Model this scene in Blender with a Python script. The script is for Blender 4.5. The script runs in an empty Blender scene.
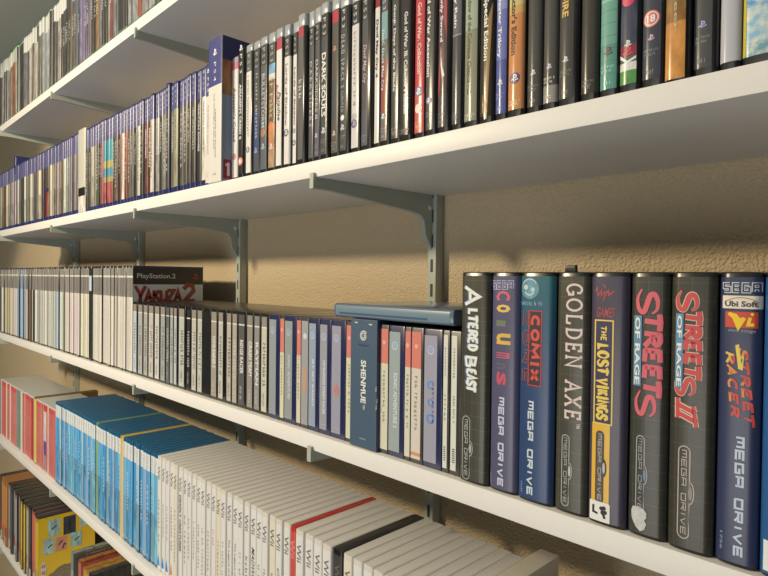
import bpy, bmesh, math, random
from mathutils import Matrix, Vector
random.seed(7)
scene = bpy.context.scene
COL = scene.collection

# ---------------------------------------------------------------- measured layout (metres; camera height is z = 0, shelf fronts are y = 0)
DATA = {'A': [{'x0': -2.062, 'x1': -2.0478, 'yf': 0.0052, 'art': (70, 60, 55), 'hd': (195, 190, 172), 'u': 0}, {'x0': -2.0474, 'x1': -2.0332, 'yf': 0.0045, 'art': (70, 60, 55), 'hd': (195, 190, 172), 'u': 2}, {'x0': -2.0328, 'x1': -2.0186, 'yf': 0.006, 'art': (190, 185, 170), 'hd': (195, 190, 172), 'u': 3},
       {'x0': -2.0182, 'x1': -2.004, 'yf': 0.0048, 'art': (190, 185, 170), 'hd': (195, 190, 172), 'u': 4}, {'x0': -2.0036, 'x1': -1.9894, 'yf': 0.0043, 'art': (80, 80, 85), 'hd': (195, 190, 172), 'u': 5}, {'x0': -1.989, 'x1': -1.9748, 'yf': 0.006, 'art': (80, 80, 85), 'hd': (195, 190, 172), 'u': 6},
       {'x0': -1.9744, 'x1': -1.9602, 'yf': 0.0086, 'art': (150, 150, 140), 'hd': (195, 190, 172), 'u': 7}, {'x0': -1.9598, 'x1': -1.9456, 'yf': 0.008, 'art': (150, 150, 140), 'hd': (195, 190, 172), 'u': 9}, {'x0': -1.9452, 'x1': -1.931, 'yf': 0.0078, 'art': (205, 200, 185), 'hd': (195, 190, 172), 'u': 10},
       {'x0': -1.9306, 'x1': -1.9164, 'yf': 0.0051, 'art': (165, 105, 65), 'hd': (195, 190, 172), 'u': 11}, {'x0': -1.916, 'x1': -1.9018, 'yf': 0.0067, 'art': (165, 105, 65), 'hd': (195, 190, 172), 'u': 12}, {'x0': -1.9014, 'x1': -1.8872, 'yf': 0.0054, 'art': (165, 105, 65), 'hd': (195, 190, 172), 'u': 14},
       {'x0': -1.8868, 'x1': -1.8726, 'yf': 0.0049, 'art': (165, 105, 65), 'hd': (175, 170, 150), 'u': 15}, {'x0': -1.8722, 'x1': -1.858, 'yf': 0.0045, 'art': (200, 190, 170), 'hd': (175, 170, 150), 'u': 16}, {'x0': -1.8576, 'x1': -1.8434, 'yf': 0.0051, 'art': (85, 90, 65), 'hd': (45, 46, 44), 'u': 18}, {'x0': -1.843, 'x1': -1.8288, 'yf': 0.0086, 'art': (85, 90, 65), 'hd': (45, 46, 44), 'u': 19},
       {'x0': -1.8284, 'x1': -1.8142, 'yf': 0.0081, 'art': (38, 38, 36), 'hd': (45, 46, 44), 'u': 20}, {'x0': -1.8138, 'x1': -1.7996, 'yf': 0.008, 'art': (38, 38, 36), 'hd': (45, 46, 44), 'u': 22}, {'x0': -1.7992, 'x1': -1.785, 'yf': 0.008, 'art': (110, 110, 115), 'hd': (200, 195, 178), 'u': 23}, {'x0': -1.7846, 'x1': -1.7704, 'yf': 0.005, 'art': (110, 110, 115), 'hd': (200, 195, 178), 'u': 25},
       {'x0': -1.77, 'x1': -1.7558, 'yf': 0.0055, 'art': (110, 110, 115), 'hd': (200, 195, 178), 'u': 26}, {'x0': -1.7554, 'x1': -1.7412, 'yf': 0.0071, 'art': (85, 60, 55), 'hd': (200, 195, 178), 'u': 27}, {'x0': -1.7408, 'x1': -1.7266, 'yf': 0.0077, 'art': (205, 195, 180), 'hd': (200, 195, 178), 'u': 29},
       {'x0': -1.7262, 'x1': -1.712, 'yf': 0.0083, 'art': (205, 195, 180), 'hd': (200, 195, 178), 'u': 30}, {'x0': -1.7116, 'x1': -1.6974, 'yf': 0.0084, 'art': (115, 90, 70), 'hd': (200, 195, 178), 'u': 32}, {'x0': -1.697, 'x1': -1.6828, 'yf': 0.0044, 'art': (115, 90, 70), 'hd': (200, 195, 178), 'u': 33},
       {'x0': -1.6824, 'x1': -1.6682, 'yf': 0.007, 'art': (210, 200, 180), 'hd': (200, 195, 178), 'u': 35}, {'x0': -1.6678, 'x1': -1.6536, 'yf': 0.0074, 'art': (210, 200, 180), 'hd': (70, 68, 62), 'u': 37}, {'x0': -1.6532, 'x1': -1.639, 'yf': 0.0065, 'art': (125, 120, 95), 'hd': (70, 68, 62), 'u': 38},
       {'x0': -1.6386, 'x1': -1.6244, 'yf': 0.0049, 'art': (125, 120, 95), 'hd': (202, 197, 180), 'u': 40}, {'x0': -1.624, 'x1': -1.6098, 'yf': 0.0064, 'art': (125, 120, 95), 'hd': (202, 197, 180), 'u': 42}, {'x0': -1.6094, 'x1': -1.5952, 'yf': 0.0044, 'art': (165, 165, 160), 'hd': (202, 197, 180), 'u': 43},
       {'x0': -1.5948, 'x1': -1.5806, 'yf': 0.0087, 'art': (165, 165, 160), 'hd': (202, 197, 180), 'u': 45}, {'x0': -1.5802, 'x1': -1.566, 'yf': 0.0083, 'art': (215, 210, 200), 'hd': (202, 197, 180), 'u': 47}, {'x0': -1.5656, 'x1': -1.5514, 'yf': 0.0067, 'art': (215, 210, 200), 'hd': (202, 197, 180), 'u': 48},
       {'x0': -1.551, 'x1': -1.5368, 'yf': 0.0055, 'art': (35, 33, 32), 'hd': (45, 40, 38), 'u': 50}, {'x0': -1.5364, 'x1': -1.5222, 'yf': 0.0085, 'art': (35, 33, 32), 'hd': (45, 40, 38), 'u': 52}, {'x0': -1.5218, 'x1': -1.5076, 'yf': 0.0069, 'art': (75, 65, 62), 'hd': (205, 198, 182), 'u': 54}, {'x0': -1.5072, 'x1': -1.493, 'yf': 0.0084, 'art': (75, 65, 62), 'hd': (205, 198, 182), 'u': 56},
       {'x0': -1.4926, 'x1': -1.4784, 'yf': 0.0082, 'art': (205, 190, 175), 'hd': (205, 198, 182), 'u': 58}, {'x0': -1.478, 'x1': -1.4638, 'yf': 0.0065, 'art': (205, 190, 175), 'hd': (205, 198, 182), 'u': 60}, {'x0': -1.4634, 'x1': -1.4492, 'yf': 0.0061, 'art': (45, 48, 46), 'hd': (205, 198, 182), 'u': 61},
       {'x0': -1.4488, 'x1': -1.4346, 'yf': 0.007, 'art': (60, 64, 58), 'hd': (205, 198, 182), 'u': 63}, {'x0': -1.4342, 'x1': -1.42, 'yf': 0.0062, 'art': (60, 64, 58), 'hd': (205, 198, 182), 'u': 65}, {'x0': -1.4196, 'x1': -1.4054, 'yf': 0.0048, 'art': (40, 42, 40), 'hd': (60, 62, 58), 'u': 68}, {'x0': -1.405, 'x1': -1.3908, 'yf': 0.0055, 'art': (85, 65, 50), 'hd': (60, 62, 58), 'u': 70},
       {'x0': -1.3904, 'x1': -1.3762, 'yf': 0.0081, 'art': (85, 65, 50), 'hd': (60, 62, 58), 'u': 72}, {'x0': -1.3758, 'x1': -1.3616, 'yf': 0.0042, 'art': (110, 80, 55), 'hd': (150, 145, 150), 'u': 74}, {'x0': -1.3612, 'x1': -1.347, 'yf': 0.0042, 'art': (80, 88, 105), 'hd': (150, 145, 150), 'u': 76}, {'x0': -1.3466, 'x1': -1.3324, 'yf': 0.0071, 'art': (45, 50, 70), 'hd': (150, 145, 150), 'u': 78},
       {'x0': -1.332, 'x1': -1.3178, 'yf': 0.0054, 'art': (150, 135, 165), 'hd': (150, 145, 150), 'u': 81}, {'x0': -1.3174, 'x1': -1.3032, 'yf': 0.0067, 'art': (150, 135, 165), 'hd': (150, 145, 150), 'u': 83}, {'x0': -1.3028, 'x1': -1.2886, 'yf': 0.0064, 'art': (120, 95, 130), 'hd': (150, 145, 150), 'u': 85},
       {'x0': -1.2882, 'x1': -1.274, 'yf': 0.0057, 'art': (120, 95, 130), 'hd': (150, 145, 150), 'u': 88}, {'x0': -1.2736, 'x1': -1.2594, 'yf': 0.009, 'art': (215, 200, 165), 'hd': (150, 145, 150), 'u': 90}, {'x0': -1.259, 'x1': -1.2448, 'yf': 0.005, 'art': (45, 35, 30), 'hd': (50, 42, 38), 'u': 93}, {'x0': -1.2444, 'x1': -1.2302, 'yf': 0.0061, 'art': (45, 35, 30), 'hd': (50, 42, 38), 'u': 95},
       {'x0': -1.2298, 'x1': -1.2156, 'yf': 0.005, 'art': (170, 125, 60), 'hd': (190, 185, 175), 'u': 98}, {'x0': -1.2152, 'x1': -1.201, 'yf': 0.0072, 'art': (170, 160, 175), 'hd': (190, 185, 175), 'u': 100}, {'x0': -1.2006, 'x1': -1.1864, 'yf': 0.0054, 'art': (48, 42, 36), 'hd': (190, 185, 175), 'u': 103},
       {'x0': -1.186, 'x1': -1.1718, 'yf': 0.0058, 'art': (48, 42, 36), 'hd': (190, 185, 175), 'u': 106}, {'x0': -1.1714, 'x1': -1.1572, 'yf': 0.0077, 'art': (205, 200, 190), 'hd': (190, 185, 175), 'u': 108}, {'x0': -1.1568, 'x1': -1.1426, 'yf': 0.0056, 'art': (165, 60, 55), 'hd': (190, 185, 175), 'u': 111},
       {'x0': -1.1422, 'x1': -1.128, 'yf': 0.0068, 'art': (160, 160, 155), 'hd': (190, 185, 175), 'u': 114}, {'x0': -1.1276, 'x1': -1.1134, 'yf': 0.0085, 'art': (160, 160, 155), 'hd': (190, 185, 175), 'u': 117}, {'x0': -1.113, 'x1': -1.0824, 'yf': 0.0045, 'art': (38, 38, 38), 'hd': (45, 46, 46), 'u': 120},
       {'x0': -1.082, 'x1': -1.0678, 'yf': 0.0043, 'art': (38, 38, 38), 'hd': (190, 185, 175), 'u': 127}, {'x0': -1.0674, 'x1': -1.0532, 'yf': 0.0051, 'art': (190, 185, 175), 'hd': (190, 185, 175), 'u': 130}, {'x0': -1.0528, 'x1': -1.0386, 'yf': 0.0078, 'art': (190, 185, 175), 'hd': (190, 185, 175), 'u': 133},
       {'x0': -1.0382, 'x1': -1.024, 'yf': 0.0071, 'art': (200, 200, 192), 'hd': (190, 185, 175), 'u': 136}, {'x0': -1.0236, 'x1': -1.0094, 'yf': 0.0052, 'art': (190, 65, 45), 'hd': (190, 185, 175), 'u': 140}, {'x0': -1.009, 'x1': -0.9948, 'yf': 0.0057, 'art': (190, 65, 45), 'hd': (190, 185, 175), 'u': 143},
       {'x0': -0.9944, 'x1': -0.9802, 'yf': 0.0049, 'art': (190, 185, 175), 'hd': (190, 185, 175), 'u': 147}, {'x0': -0.9798, 'x1': -0.9656, 'yf': 0.0063, 'art': (215, 205, 190), 'hd': (190, 185, 175), 'u': 150}, {'x0': -0.9652, 'x1': -0.951, 'yf': 0.0042, 'art': (215, 205, 190), 'hd': (190, 185, 175), 'u': 154},
       {'x0': -0.9506, 'x1': -0.9364, 'yf': 0.0075, 'art': (90, 110, 80), 'hd': (190, 185, 175), 'u': 158}, {'x0': -0.936, 'x1': -0.9218, 'yf': 0.0085, 'art': (200, 190, 180), 'hd': (190, 185, 175), 'u': 161}, {'x0': -0.9214, 'x1': -0.9072, 'yf': 0.0088, 'art': (200, 190, 180), 'hd': (190, 185, 175), 'u': 165},
       {'x0': -0.9068, 'x1': -0.8926, 'yf': 0.0077, 'art': (70, 70, 75), 'hd': (190, 185, 175), 'u': 169}, {'x0': -0.8922, 'x1': -0.878, 'yf': 0.0088, 'art': (180, 170, 160), 'hd': (190, 185, 175), 'u': 173}, {'x0': -0.8776, 'x1': -0.8634, 'yf': 0.0041, 'art': (180, 170, 160), 'hd': (190, 185, 175), 'u': 178},
       {'x0': -0.863, 'x1': -0.8488, 'yf': 0.0054, 'art': (180, 170, 160), 'hd': (190, 185, 175), 'u': 182}, {'x0': -0.8484, 'x1': -0.8342, 'yf': 0.0088, 'art': (180, 170, 160), 'hd': (190, 185, 175), 'u': 186}, {'x0': -0.8338, 'x1': -0.8196, 'yf': 0.0079, 'art': (180, 170, 160), 'hd': (190, 185, 175), 'u': 191},
       {'x0': -0.8192, 'x1': -0.805, 'yf': 0.0061, 'art': (180, 170, 160), 'hd': (190, 185, 175), 'u': 195}, {'x0': -0.8046, 'x1': -0.7904, 'yf': 0.0087, 'art': (180, 170, 160), 'hd': (190, 185, 175), 'u': 200}],
 'PS4': [{'x0': -2.062, 'x1': -2.0477, 'yf': 0.0049, 'art': (215, 205, 180), 'u': -0.1}, {'x0': -2.0473, 'x1': -2.0331, 'yf': 0.0055, 'art': (215, 205, 180), 'u': 1.0}, {'x0': -2.0327, 'x1': -2.0184, 'yf': 0.0039, 'art': (215, 205, 180), 'u': 2.2}, {'x0': -2.018, 'x1': -2.0038, 'yf': 0.0036, 'art': (120, 95, 65), 'u': 3.3},
         {'x0': -2.0034, 'x1': -1.9891, 'yf': 0.0043, 'art': (120, 95, 65), 'u': 4.5}, {'x0': -1.9887, 'x1': -1.9745, 'yf': 0.0034, 'art': (120, 95, 65), 'u': 5.7}, {'x0': -1.9741, 'x1': -1.9598, 'yf': 0.0041, 'art': (205, 190, 160), 'u': 6.9}, {'x0': -1.9594, 'x1': -1.9452, 'yf': 0.0059, 'art': (205, 190, 160), 'u': 8.1},
         {'x0': -1.9448, 'x1': -1.9305, 'yf': 0.004, 'art': (205, 190, 160), 'u': 9.3}, {'x0': -1.9301, 'x1': -1.9159, 'yf': 0.003, 'art': (140, 135, 120), 'u': 10.6}, {'x0': -1.9155, 'x1': -1.9012, 'yf': 0.0031, 'art': (140, 135, 120), 'u': 11.8}, {'x0': -1.9008, 'x1': -1.8866, 'yf': 0.0035, 'art': (195, 175, 165), 'u': 13.1},
         {'x0': -1.8862, 'x1': -1.8719, 'yf': 0.0054, 'art': (195, 175, 165), 'u': 14.4}, {'x0': -1.8715, 'x1': -1.8572, 'yf': 0.0041, 'art': (195, 175, 165), 'u': 15.7}, {'x0': -1.8568, 'x1': -1.8426, 'yf': 0.0039, 'art': (130, 128, 118), 'u': 17.0}, {'x0': -1.8422, 'x1': -1.8279, 'yf': 0.0033, 'art': (185, 175, 150), 'u': 18.4},
         {'x0': -1.8275, 'x1': -1.8133, 'yf': 0.0059, 'art': (185, 175, 150), 'u': 19.7}, {'x0': -1.8129, 'x1': -1.7986, 'yf': 0.0043, 'art': (85, 80, 68), 'u': 21.1}, {'x0': -1.7982, 'x1': -1.784, 'yf': 0.0036, 'art': (85, 80, 68), 'u': 22.5}, {'x0': -1.7836, 'x1': -1.7693, 'yf': 0.0032, 'art': (85, 80, 68), 'u': 24.0},
         {'x0': -1.7689, 'x1': -1.7547, 'yf': 0.0032, 'art': (215, 208, 185), 'u': 25.4}, {'x0': -1.7543, 'x1': -1.74, 'yf': 0.0035, 'art': (215, 208, 185), 'u': 26.8}, {'x0': -1.7396, 'x1': -1.7254, 'yf': 0.005, 'art': (140, 130, 95), 'u': 28.3}, {'x0': -1.725, 'x1': -1.7107, 'yf': 0.0034, 'art': (140, 130, 95), 'u': 29.8},
         {'x0': -1.7103, 'x1': -1.6961, 'yf': 0.0031, 'art': (212, 205, 180), 'u': 31.3}, {'x0': -1.6957, 'x1': -1.6814, 'yf': 0.0045, 'art': (212, 205, 180), 'u': 32.9}, {'x0': -1.681, 'x1': -1.6667, 'yf': 0.0037, 'art': (115, 95, 85), 'u': 34.4}, {'x0': -1.6663, 'x1': -1.6521, 'yf': 0.006, 'art': (115, 95, 85), 'u': 36.0},
         {'x0': -1.6517, 'x1': -1.6374, 'yf': 0.0034, 'art': (215, 200, 165), 'u': 37.6}, {'x0': -1.637, 'x1': -1.6228, 'yf': 0.0046, 'art': (215, 200, 165), 'u': 39.3}, {'x0': -1.6224, 'x1': -1.6081, 'yf': 0.0053, 'art': (215, 200, 165), 'u': 40.9}, {'x0': -1.6077, 'x1': -1.5935, 'yf': 0.0042, 'art': (70, 55, 50), 'u': 42.6},
         {'x0': -1.5931, 'x1': -1.5788, 'yf': 0.006, 'art': (70, 55, 50), 'u': 44.3}, {'x0': -1.5784, 'x1': -1.5642, 'yf': 0.0044, 'art': (150, 70, 60), 'u': 46.0}, {'x0': -1.5638, 'x1': -1.5495, 'yf': 0.0037, 'art': (150, 70, 60), 'u': 47.8}, {'x0': -1.5491, 'x1': -1.5349, 'yf': 0.0042, 'art': (205, 190, 155), 'u': 49.6},
         {'x0': -1.5345, 'x1': -1.5202, 'yf': 0.0031, 'art': (205, 190, 155), 'u': 51.4}, {'x0': -1.5198, 'x1': -1.5055, 'yf': 0.0043, 'art': (205, 190, 155), 'u': 53.2}, {'x0': -1.5051, 'x1': -1.4909, 'yf': 0.0037, 'art': (125, 118, 100), 'u': 55.1}, {'x0': -1.4905, 'x1': -1.4762, 'yf': 0.0057, 'art': (210, 185, 170), 'u': 57.0},
         {'x0': -1.4758, 'x1': -1.4616, 'yf': 0.0055, 'art': (210, 185, 170), 'u': 58.9}, {'x0': -1.4612, 'x1': -1.4469, 'yf': 0.0045, 'art': (165, 145, 115), 'u': 60.9}, {'x0': -1.4465, 'x1': -1.4323, 'yf': 0.0031, 'art': (165, 145, 115), 'u': 62.9}, {'x0': -1.4319, 'x1': -1.4176, 'yf': 0.0038, 'art': (205, 205, 185), 'u': 64.9},
         {'x0': -1.4172, 'x1': -1.403, 'yf': 0.0037, 'art': (205, 205, 185), 'u': 66.9}, {'x0': -1.4026, 'x1': -1.3883, 'yf': 0.0036, 'art': (125, 130, 115), 'u': 69.0}, {'x0': -1.3879, 'x1': -1.3737, 'yf': 0.0037, 'art': (150, 135, 130), 'u': 71.1}, {'x0': -1.3733, 'x1': -1.359, 'yf': 0.0056, 'art': (150, 135, 130), 'u': 73.3},
         {'x0': -1.3586, 'x1': -1.3444, 'yf': 0.0034, 'art': (150, 135, 130), 'u': 75.5}, {'x0': -1.344, 'x1': -1.3297, 'yf': 0.0032, 'art': (210, 190, 175), 'u': 77.7}, {'x0': -1.3293, 'x1': -1.2857, 'yf': 0.0058, 'art': (222, 212, 180), 'u': 80.0, 'steel': 1}, {'x0': -1.2853, 'x1': -1.2711, 'yf': 0.0042, 'art': (85, 80, 65), 'u': 87.0},
         {'x0': -1.2707, 'x1': -1.2564, 'yf': 0.0057, 'art': (85, 80, 65), 'u': 89.5}, {'x0': -1.256, 'x1': -1.2418, 'yf': 0.005, 'art': (222, 212, 180), 'u': 91.9}, {'x0': -1.2414, 'x1': -1.2271, 'yf': 0.0054, 'art': (222, 212, 180), 'u': 94.4}, {'x0': -1.2267, 'x1': -1.2125, 'yf': 0.0052, 'art': (80, 85, 65), 'u': 97.0},
         {'x0': -1.2121, 'x1': -1.1978, 'yf': 0.0045, 'art': (80, 85, 65), 'u': 99.6}, {'x0': -1.1974, 'x1': -1.1832, 'yf': 0.0033, 'art': (150, 80, 75), 'u': 102.3}, {'x0': -1.1828, 'x1': -1.1685, 'yf': 0.0036, 'art': 'teal', 'u': 105.0}, {'x0': -1.1681, 'x1': -1.1539, 'yf': 0.0056, 'art': 'teal', 'u': 107.8}, {'x0': -1.1535, 'x1': -1.1392, 'yf': 0.0057, 'art': 'teal', 'u': 110.6},
         {'x0': -1.1388, 'x1': -1.1245, 'yf': 0.0058, 'art': (105, 95, 75), 'u': 113.4}, {'x0': -1.1241, 'x1': -1.1099, 'yf': 0.004, 'art': (105, 95, 75), 'u': 116.4}, {'x0': -1.1095, 'x1': -1.0952, 'yf': 0.005, 'art': (170, 75, 85), 'u': 119.3}, {'x0': -1.0948, 'x1': -1.0806, 'yf': 0.0054, 'art': (215, 195, 170), 'u': 122.4},
         {'x0': -1.0802, 'x1': -1.0659, 'yf': 0.0049, 'art': (185, 100, 80), 'u': 125.5}, {'x0': -1.0655, 'x1': -1.0513, 'yf': 0.0054, 'art': (115, 90, 75), 'u': 128.6}, {'x0': -1.0509, 'x1': -1.0366, 'yf': 0.0046, 'art': (110, 110, 100), 'u': 131.9}, {'x0': -1.0362, 'x1': -1.022, 'yf': 0.005, 'art': (70, 66, 55), 'u': 135.2},
         {'x0': -1.0216, 'x1': -1.0073, 'yf': 0.0051, 'art': (215, 205, 185), 'u': 138.5}, {'x0': -1.0069, 'x1': -0.9927, 'yf': 0.0038, 'art': (105, 95, 80), 'u': 142.0}, {'x0': -0.9923, 'x1': -0.978, 'yf': 0.0058, 'art': (115, 65, 50), 'u': 145.5}, {'x0': -0.9776, 'x1': -0.9634, 'yf': 0.0059, 'art': (115, 65, 50), 'u': 149.1},
         {'x0': -0.963, 'x1': -0.9487, 'yf': 0.0032, 'art': (222, 205, 180), 'u': 152.7}, {'x0': -0.9483, 'x1': -0.934, 'yf': 0.0059, 'art': (210, 200, 180), 'u': 156.5}, {'x0': -0.9336, 'x1': -0.9194, 'yf': 0.0059, 'art': (70, 75, 60), 'u': 160.3}, {'x0': -0.919, 'x1': -0.9047, 'yf': 0.005, 'art': (135, 130, 120), 'u': 164.2},
         {'x0': -0.9043, 'x1': -0.8901, 'yf': 0.0031, 'art': (135, 130, 120), 'u': 168.2}, {'x0': -0.8897, 'x1': -0.8754, 'yf': 0.0057, 'art': (105, 100, 90), 'u': 172.3}, {'x0': -0.875, 'x1': -0.8608, 'yf': 0.0034, 'art': (215, 200, 150), 'u': 176.5}, {'x0': -0.8604, 'x1': -0.8461, 'yf': 0.0059, 'art': (95, 90, 78), 'u': 180.8},
         {'x0': -0.8457, 'x1': -0.8315, 'yf': 0.005, 'art': (95, 90, 78), 'u': 185.2}, {'x0': -0.8311, 'x1': -0.8168, 'yf': 0.0032, 'art': (80, 76, 68), 'u': 189.7}, {'x0': -0.8164, 'x1': -0.8022, 'yf': 0.0035, 'art': (80, 76, 68), 'u': 194.3}, {'x0': -0.8018, 'x1': -0.7875, 'yf': 0.0049, 'art': (72, 70, 66), 'u': 199.0},
         {'x0': -0.7871, 'x1': -0.7728, 'yf': 0.0047, 'art': (222, 210, 188), 'u': 203.8}],
 'WITSLIM': {'x0': -0.7724, 'x1': -0.7552, 'yf': 0.003},
 'SLIP': {'x0': -0.7548, 'x1': -0.7185, 'yf': -0.001},
 'PS3': [{'hd': (168, 160, 150), 'hdv': (0.0, 0.054), 'bands': [(0.054, 0.11, (205, 120, 125)), (0.11, 1.0, (225, 214, 194))], 'txt': [("Assassin's Creed", 's', (105, 95, 90), 0.3, 0.72, 0.253, 0.682)], 'disc': [(0.801, (205, 120, 105), 0.28)], 'desc': 'white-spined case with a grey and pink top band', 'yf': 0.0145, 'x0': -0.7195, 'x1': -0.7031},
         {'hd': (24, 24, 24),
          'hdv': (0.0, 0.205),
          'ps3': (0.052, 0.197, (215, 212, 205)),
          'bands': [(0.205, 1.0, (26, 26, 25))],
          'txt': [("ASSASSIN'S CREED II", 'b', (225, 220, 212), 0.3, 0.7, 0.281, 0.701)],
          'logo': (0.006, (225, 222, 215)),
          'disc': [(0.872, (215, 125, 100), 0.42), (0.872, (240, 215, 200), 0.22)],
          'clear': 0,
          'desc': 'black case with white capitals and an orange rating ring',
          'yf': 0.005,
          'x0': -0.6859,
          'x1': -0.6684},
         {'hd': (96, 92, 86), 'hdv': (0.058, 0.202), 'ps3': (0.073, 0.187, (180, 176, 168)), 'bands': [(0.202, 1.0, (225, 214, 194))], 'txt': [('~22', 't', (120, 112, 104), 0.35, 0.65, 0.232, 0.701)], 'disc': [(0.792, (70, 72, 95), 0.28)], 'desc': 'white-spined case with a dark grey top band and small grey script', 'yf': 0.008, 'x0': -0.6724, 'x1': -0.6583},
         {'hd': (70, 68, 64),
          'hdv': (0.061, 0.21),
          'ps3': (0.083, 0.195, (165, 162, 155)),
          'bands': [(0.21, 0.508, (62, 62, 62)), (0.508, 0.806, (50, 62, 90)), (0.806, 1.0, (62, 66, 70))],
          'txt': [('~16', 't', (205, 198, 165), 0.45, 0.75, 0.24, 0.732)],
          'disc': [(0.814, (150, 160, 180), 0.2)],
          'desc': 'dark case with a deep blue lower spine and thin yellowish lettering',
          'yf': 0.009,
          'x0': -0.6556,
          'x1': -0.641},
         {'hd': (70, 68, 64),
          'hdv': (0.062, 0.208),
          'ps3': (0.077, 0.194, (170, 166, 160)),
          'bands': [(0.208, 0.603, (78, 76, 72)), (0.603, 1.0, (92, 96, 98))],
          'txt': [('BULLETSTORM', 's', (190, 188, 182), 0.3, 0.75, 0.267, 0.662)],
          'disc': [(0.698, (165, 110, 85), 0.35), (0.801, (170, 178, 190), 0.2)],
          'desc': 'grey-blue case with worn pale capitals down the spine',
          'yf': 0.008,
          'x0': -0.638,
          'x1': -0.6225},
         {'hd': (78, 75, 70),
          'hdv': (0.077, 0.221),
          'ps3': (0.091, 0.206, (175, 170, 162)),
          'bands': [(0.221, 0.292, (120, 160, 185)), (0.292, 0.336, (215, 210, 195)), (0.336, 0.659, (120, 95, 70)), (0.659, 0.839, (190, 125, 75)), (0.839, 1.0, (170, 130, 95))],
          'txt': [('~7', 'b', (215, 190, 130), 0.3, 0.75, 0.321, 0.623)],
          'disc': [(0.673, (215, 120, 70), 0.4), (0.817, (215, 205, 195), 0.2)],
          'desc': 'case with a sky-blue band above a brown and orange spine',
          'yf': 0.008,
          'x0': -0.62,
          'x1': -0.6044},
         {'hd': (185, 70, 80), 'hdv': (0.071, 0.149), 'bands': [(0.149, 1.0, (228, 217, 198))], 'txt': [('Burnout', 'i', (180, 60, 60), 0.15, 0.5, 0.389, 0.53), ('Paradise', 'i', (45, 42, 40), 0.4, 0.85, 0.445, 0.65)], 'desc': 'white-spined case with a red top band and slanted dark script', 'yf': 0.007, 'x0': -0.6021, 'x1': -0.5885, 'disc': []},
         {'hd': (75, 72, 68), 'hdv': (0.081, 0.22), 'ps3': (0.102, 0.206, (180, 176, 168)), 'bands': [(0.22, 1.0, (225, 214, 194))], 'txt': [('Lords of Shadow', 's', (120, 108, 100), 0.3, 0.65, 0.269, 0.7)], 'disc': [(0.749, (75, 72, 95), 0.35)], 'desc': 'white-spined case with a dark top band and a small violet disc', 'yf': 0.008, 'x0': -0.5862, 'x1': -0.5734},
         {'hd': (75, 72, 68), 'hdv': (0.075, 0.22), 'ps3': (0.103, 0.199, (180, 176, 168)), 'bands': [(0.22, 1.0, (225, 214, 194))], 'txt': [('Lords of Shadow', 's', (130, 55, 50), 0.4, 0.75, 0.309, 0.709)], 'disc': [(0.743, (120, 115, 120), 0.3), (0.826, (75, 72, 95), 0.35)], 'desc': 'narrow white-spined case with fine dark red script', 'yf': 0.011, 'x0': -0.5728, 'x1': -0.5633},
         {'hd': (178, 62, 72), 'hdv': (0.087, 0.147), 'bands': [(0.147, 1.0, (80, 77, 73))], 'txt': [('~3', 'i', (205, 200, 190), 0.3, 0.75, 0.434, 0.574)], 'desc': 'grey case with a red top band and white script', 'yf': 0.003, 'x0': -0.5519, 'x1': -0.5398, 'disc': []},
         {'hd': (66, 64, 61), 'hdv': (0.106, 0.224), 'ps3': (0.119, 0.218, (178, 175, 168)), 'bands': [(0.224, 1.0, (70, 68, 64))], 'txt': [('DARKSIDERS', 'w', (205, 202, 195), 0.35, 0.7, 0.33, 0.759)], 'desc': 'dark grey case with thin widely spaced white capitals', 'yf': 0.007, 'x0': -0.5364, 'x1': -0.5258, 'disc': []},
         {'hd': (66, 64, 61),
          'hdv': (0.103, 0.213),
          'ps3': (0.116, 0.207, (178, 175, 168)),
          'bands': [(0.213, 0.662, (70, 68, 66)), (0.662, 1.0, (84, 78, 84))],
          'txt': [('DARKSIDERS II', 's', (200, 196, 192), 0.3, 0.75, 0.337, 0.72)],
          'disc': [(0.831, (195, 195, 215), 0.2)],
          'logol': 0.883,
          'desc': 'dark grey case with pale serif capitals fading to violet below',
          'yf': 0.006,
          'x0': -0.524,
          'x1': -0.514},
         {'hd': (58, 56, 53), 'hdv': (0.075, 0.216), 'ps3': (0.095, 0.203, (190, 186, 178)), 'bands': [(0.216, 1.0, (62, 60, 57))], 'txt': [('DARK SOULS', 'b', (228, 224, 215), 0.25, 0.78, 0.318, 0.726)], 'disc': [(0.816, (205, 205, 215), 0.2)], 'logol': 0.867, 'desc': 'dark case with the boldest white serif-like capitals', 'yf': 0.004, 'x0': -0.5107, 'x1': -0.4972},
         {'hd': (180, 60, 72), 'hdv': (0.072, 0.147), 'bands': [(0.147, 0.506, (72, 66, 58)), (0.506, 0.758, (60, 62, 62)), (0.758, 1.0, (72, 66, 60))], 'txt': [], 'disc': [(0.311, (190, 130, 80), 0.18), (0.846, (200, 170, 150), 0.18)], 'logol': 0.897, 'desc': 'brown-black case with a red top band and no title', 'yf': 0.007, 'x0': -0.4958, 'x1': -0.4829},
         {'hd': (55, 53, 51),
          'hdv': (0.084, 0.214),
          'ps3': (0.096, 0.207, (200, 196, 188)),
          'bands': [(0.214, 1.0, (62, 60, 56))],
          'txt': [('DEAD SPACE 2', 'w', (200, 197, 190), 0.28, 0.7, 0.251, 0.578), ('LIMITED', 'w', (190, 187, 180), 0.3, 0.62, 0.603, 0.727)],
          'disc': [(0.764, (225, 222, 215), 0.24), (0.825, (205, 205, 210), 0.2)],
          'logol': 0.869,
          'desc': 'dark case with widely spaced white capitals and small white emblem',
          'yf': 0.006,
          'x0': -0.4802,
          'x1': -0.4676},
         {'hd': (58, 56, 54),
          'hdv': (0.089, 0.222),
          'ps3': (0.107, 0.21, (195, 192, 185)),
          'bands': [(0.222, 1.0, (214, 204, 188))],
          'txt': [('~14', 'b', (160, 148, 138), 0.35, 0.65, 0.265, 0.676)],
          'disc': [(0.7, (150, 90, 80), 0.14), (0.778, (170, 160, 150), 0.3), (0.821, (75, 68, 105), 0.35)],
          'desc': 'pale spine with a black top band and a violet disc',
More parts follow.
